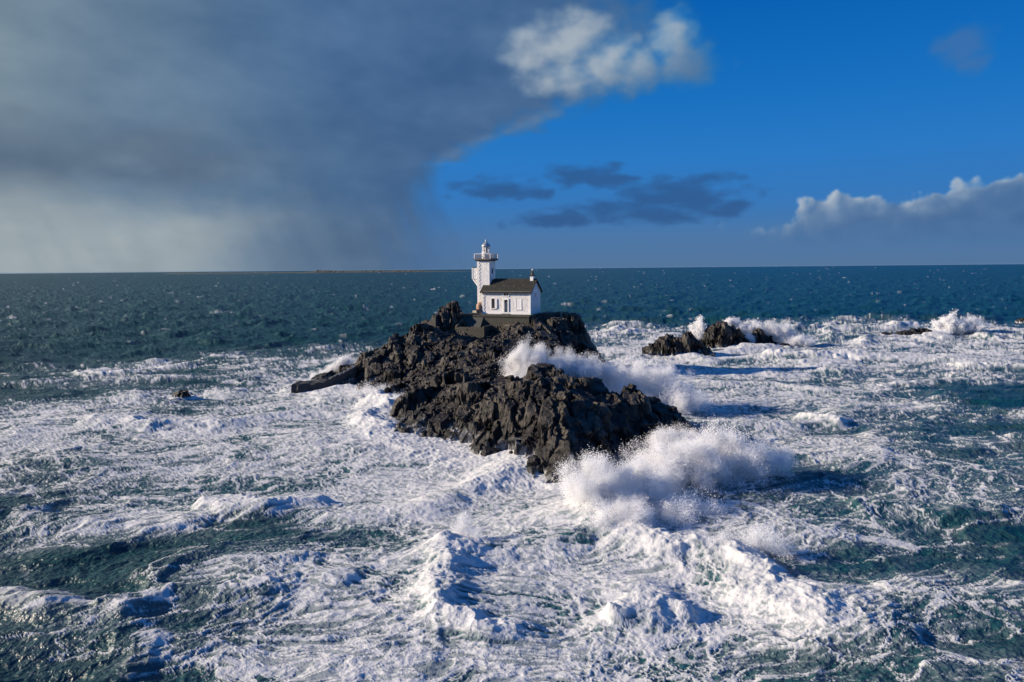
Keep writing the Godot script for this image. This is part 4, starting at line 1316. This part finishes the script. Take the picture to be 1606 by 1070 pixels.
func make_spray() -> void:
	spray("tall white burst of spray rising from the cleft below the house", [
		[2.6, 6.4, -107.0, 3.8, 4.3, 2.8, 980, 0.75], [7.0, 5.8, -108.0, 4.8, 3.6, 2.8, 860, 0.8], [11.4, 5.4, -108.0, 4.0, 2.7, 2.6, 380, 0.85], [0.6, 5.0, -105.5, 2.2, 2.2, 1.8, 300, 0.7]], 201, 250, 0.034)
	spray("drifting spray spilling from the cleft behind the islet's front crag", [
		[16.0, 4.4, -110.0, 5.5, 3.4, 4.0, 380, 1.0], [21.5, 3.8, -109.0, 5.5, 3.6, 4.0, 400, 1.0], [26.0, 2.0, -106.0, 4.4, 2.2, 4.0, 220, 1.0]], 203, 190, 0.032)
	spray("largest cloud of spray, thrown up by the wave breaking on the islet's front", [
[7.2, 1.8, -61.5, 3.1, 3.0, 2.8, 700, 0.75], [9.2, 0.7, -57.4, 2.8, 2.0, 2.2, 460, 0.65], [11.8, 1.7, -63.6, 3.7, 2.6, 2.8, 560, 0.8], [15.6, 2.0, -68.0, 4.1, 2.9, 3.0, 620, 0.8], [19.8, 2.2, -69.6, 4.4, 3.2, 3.0, 680, 0.85], [23.6, 2.0, -70.0, 3.9, 2.6, 2.8, 460, 0.85], [17.2, 3.3, -75.0, 3.0, 1.4, 1.4, 160, 0.7], [26.6, 2.1, -70.5, 2.6, 1.4, 1.8, 110, 0.8], [14.0, 0.6, -60.5, 3.8, 1.2, 2.6, 170, 0.9]], 207, 290, 0.027)
	spray("plume curling off the leftmost crest of the near breaker", [[-4.3, 1.3, -55.2, 0.9, 0.9, 0.8, 110, 0.4], [-3.4, 1.0, -54.6, 1.2, 0.5, 0.8, 50, 0.4]], 209, 260, 0.032)
	spray("thin veil of drops blown off the near breaker's right crest", [[15.6, 1.5, -51.6, 1.3, 0.9, 1.0, 90, 0.5], [18.6, 1.2, -51.5, 2.8, 1.3, 1.6, 130, 0.7]], 211, 240, 0.022)
	spray("spray climbing the dark dome-shaped rock", [[51.6, 3.8, -193.0, 2.4, 4.0, 2.0, 220, 0.9], [48.4, 1.4, -192.0, 3.4, 1.8, 2.0, 120, 0.9], [62.0, 6.6, -196.0, 2.6, 1.2, 1.6, 60, 0.8]], 213, 200, 0.058)
	spray("spray streaming over the slanting offshore rock", [[67.0, 4.0, -196.0, 5.0, 2.6, 2.4, 220, 1.0], [74.0, 3.4, -195.0, 4.2, 2.8, 2.4, 260, 1.0], [79.0, 1.4, -192.0, 4.5, 1.6, 3.0, 150, 1.0], [65.0, 2.0, -192.0, 2.2, 1.6, 1.6, 90, 0.8]], 217, 200, 0.055)
	spray("rounded white burst of spray at the end of the long low reef", [[139.0, 2.4, -222.0, 4.8, 3.8, 3.0, 340, 1.1], [146.0, 2.2, -222.0, 3.8, 3.0, 3.0, 190, 1.1], [133.0, 0.6, -219.0, 5.0, 1.2, 2.5, 130, 1.0]], 219, 200, 0.062)
	spray("low white spray breaking over the back of the islet's left ridge", [[-33.4, 3.2, -139.0, 2.4, 2.2, 1.6, 170, 0.8], [-37.0, 1.6, -139.5, 3.6, 1.4, 1.6, 140, 0.8]], 223, 220, 0.045)
	spray("churned white wash heaped against the islet's left slope", [[-18.6, 0.8, -110.0, 1.8, 1.4, 3.0, 130, 0.7], [-24.0, 0.8, -120.0, 4.0, 1.2, 3.0, 160, 0.8]], 227, 220, 0.038)


func _ready() -> void:
	var t0 := Time.get_ticks_msec()
	set_noises()
	var cam := Camera3D.new()
	cam.name = "camera"
	cam.position = Vector3(0, EYE, 0)
	cam.basis = Basis(Vector3.RIGHT, -atan(113.5 / 1100.0)) * Basis(Vector3.BACK, -atan(15.0 / 1606.0))
	cam.fov = 51.873
	cam.near = 0.5
	cam.far = 90000.0
	add_child(cam)
	cam.current = true
	var env := Environment.new()
	env.background_mode = Environment.BG_SKY
	env.sky = Sky.new()
	env.sky.sky_material = make_sky()
	env.tonemap_mode = Environment.TONE_MAPPER_LINEAR
	env.tonemap_exposure = EXPOSURE
	env.sdfgi_enabled = true
	env.ssao_enabled = true
	env.ssil_enabled = true
	var we := WorldEnvironment.new()
	we.name = "environment"
	we.environment = env
	add_child(we)
	var sun := DirectionalLight3D.new()
	sun.name = "sun"
	var az := deg_to_rad(-3.0)
	var el := deg_to_rad(21.0)
	var to_sun := Vector3(-cos(az) * cos(el), sin(el), sin(az) * cos(el))
	sun.basis = Basis.looking_at(-to_sun, Vector3.UP)
	sun.light_energy = 1.6
	sun.light_color = Color(1.0, 0.93, 0.84)
	sun.light_angular_distance = 0.5
	sun.shadow_enabled = true
	add_child(sun)
	print("sky ", Time.get_ticks_msec() - t0)
	make_islet()
	print("islet ", Time.get_ticks_msec() - t0)
	make_sea()
	print("sea ", Time.get_ticks_msec() - t0)
	make_land()
	make_lighthouse()
	make_outworks()
	make_rocks()
	make_spray()
	print("all ", Time.get_ticks_msec() - t0)
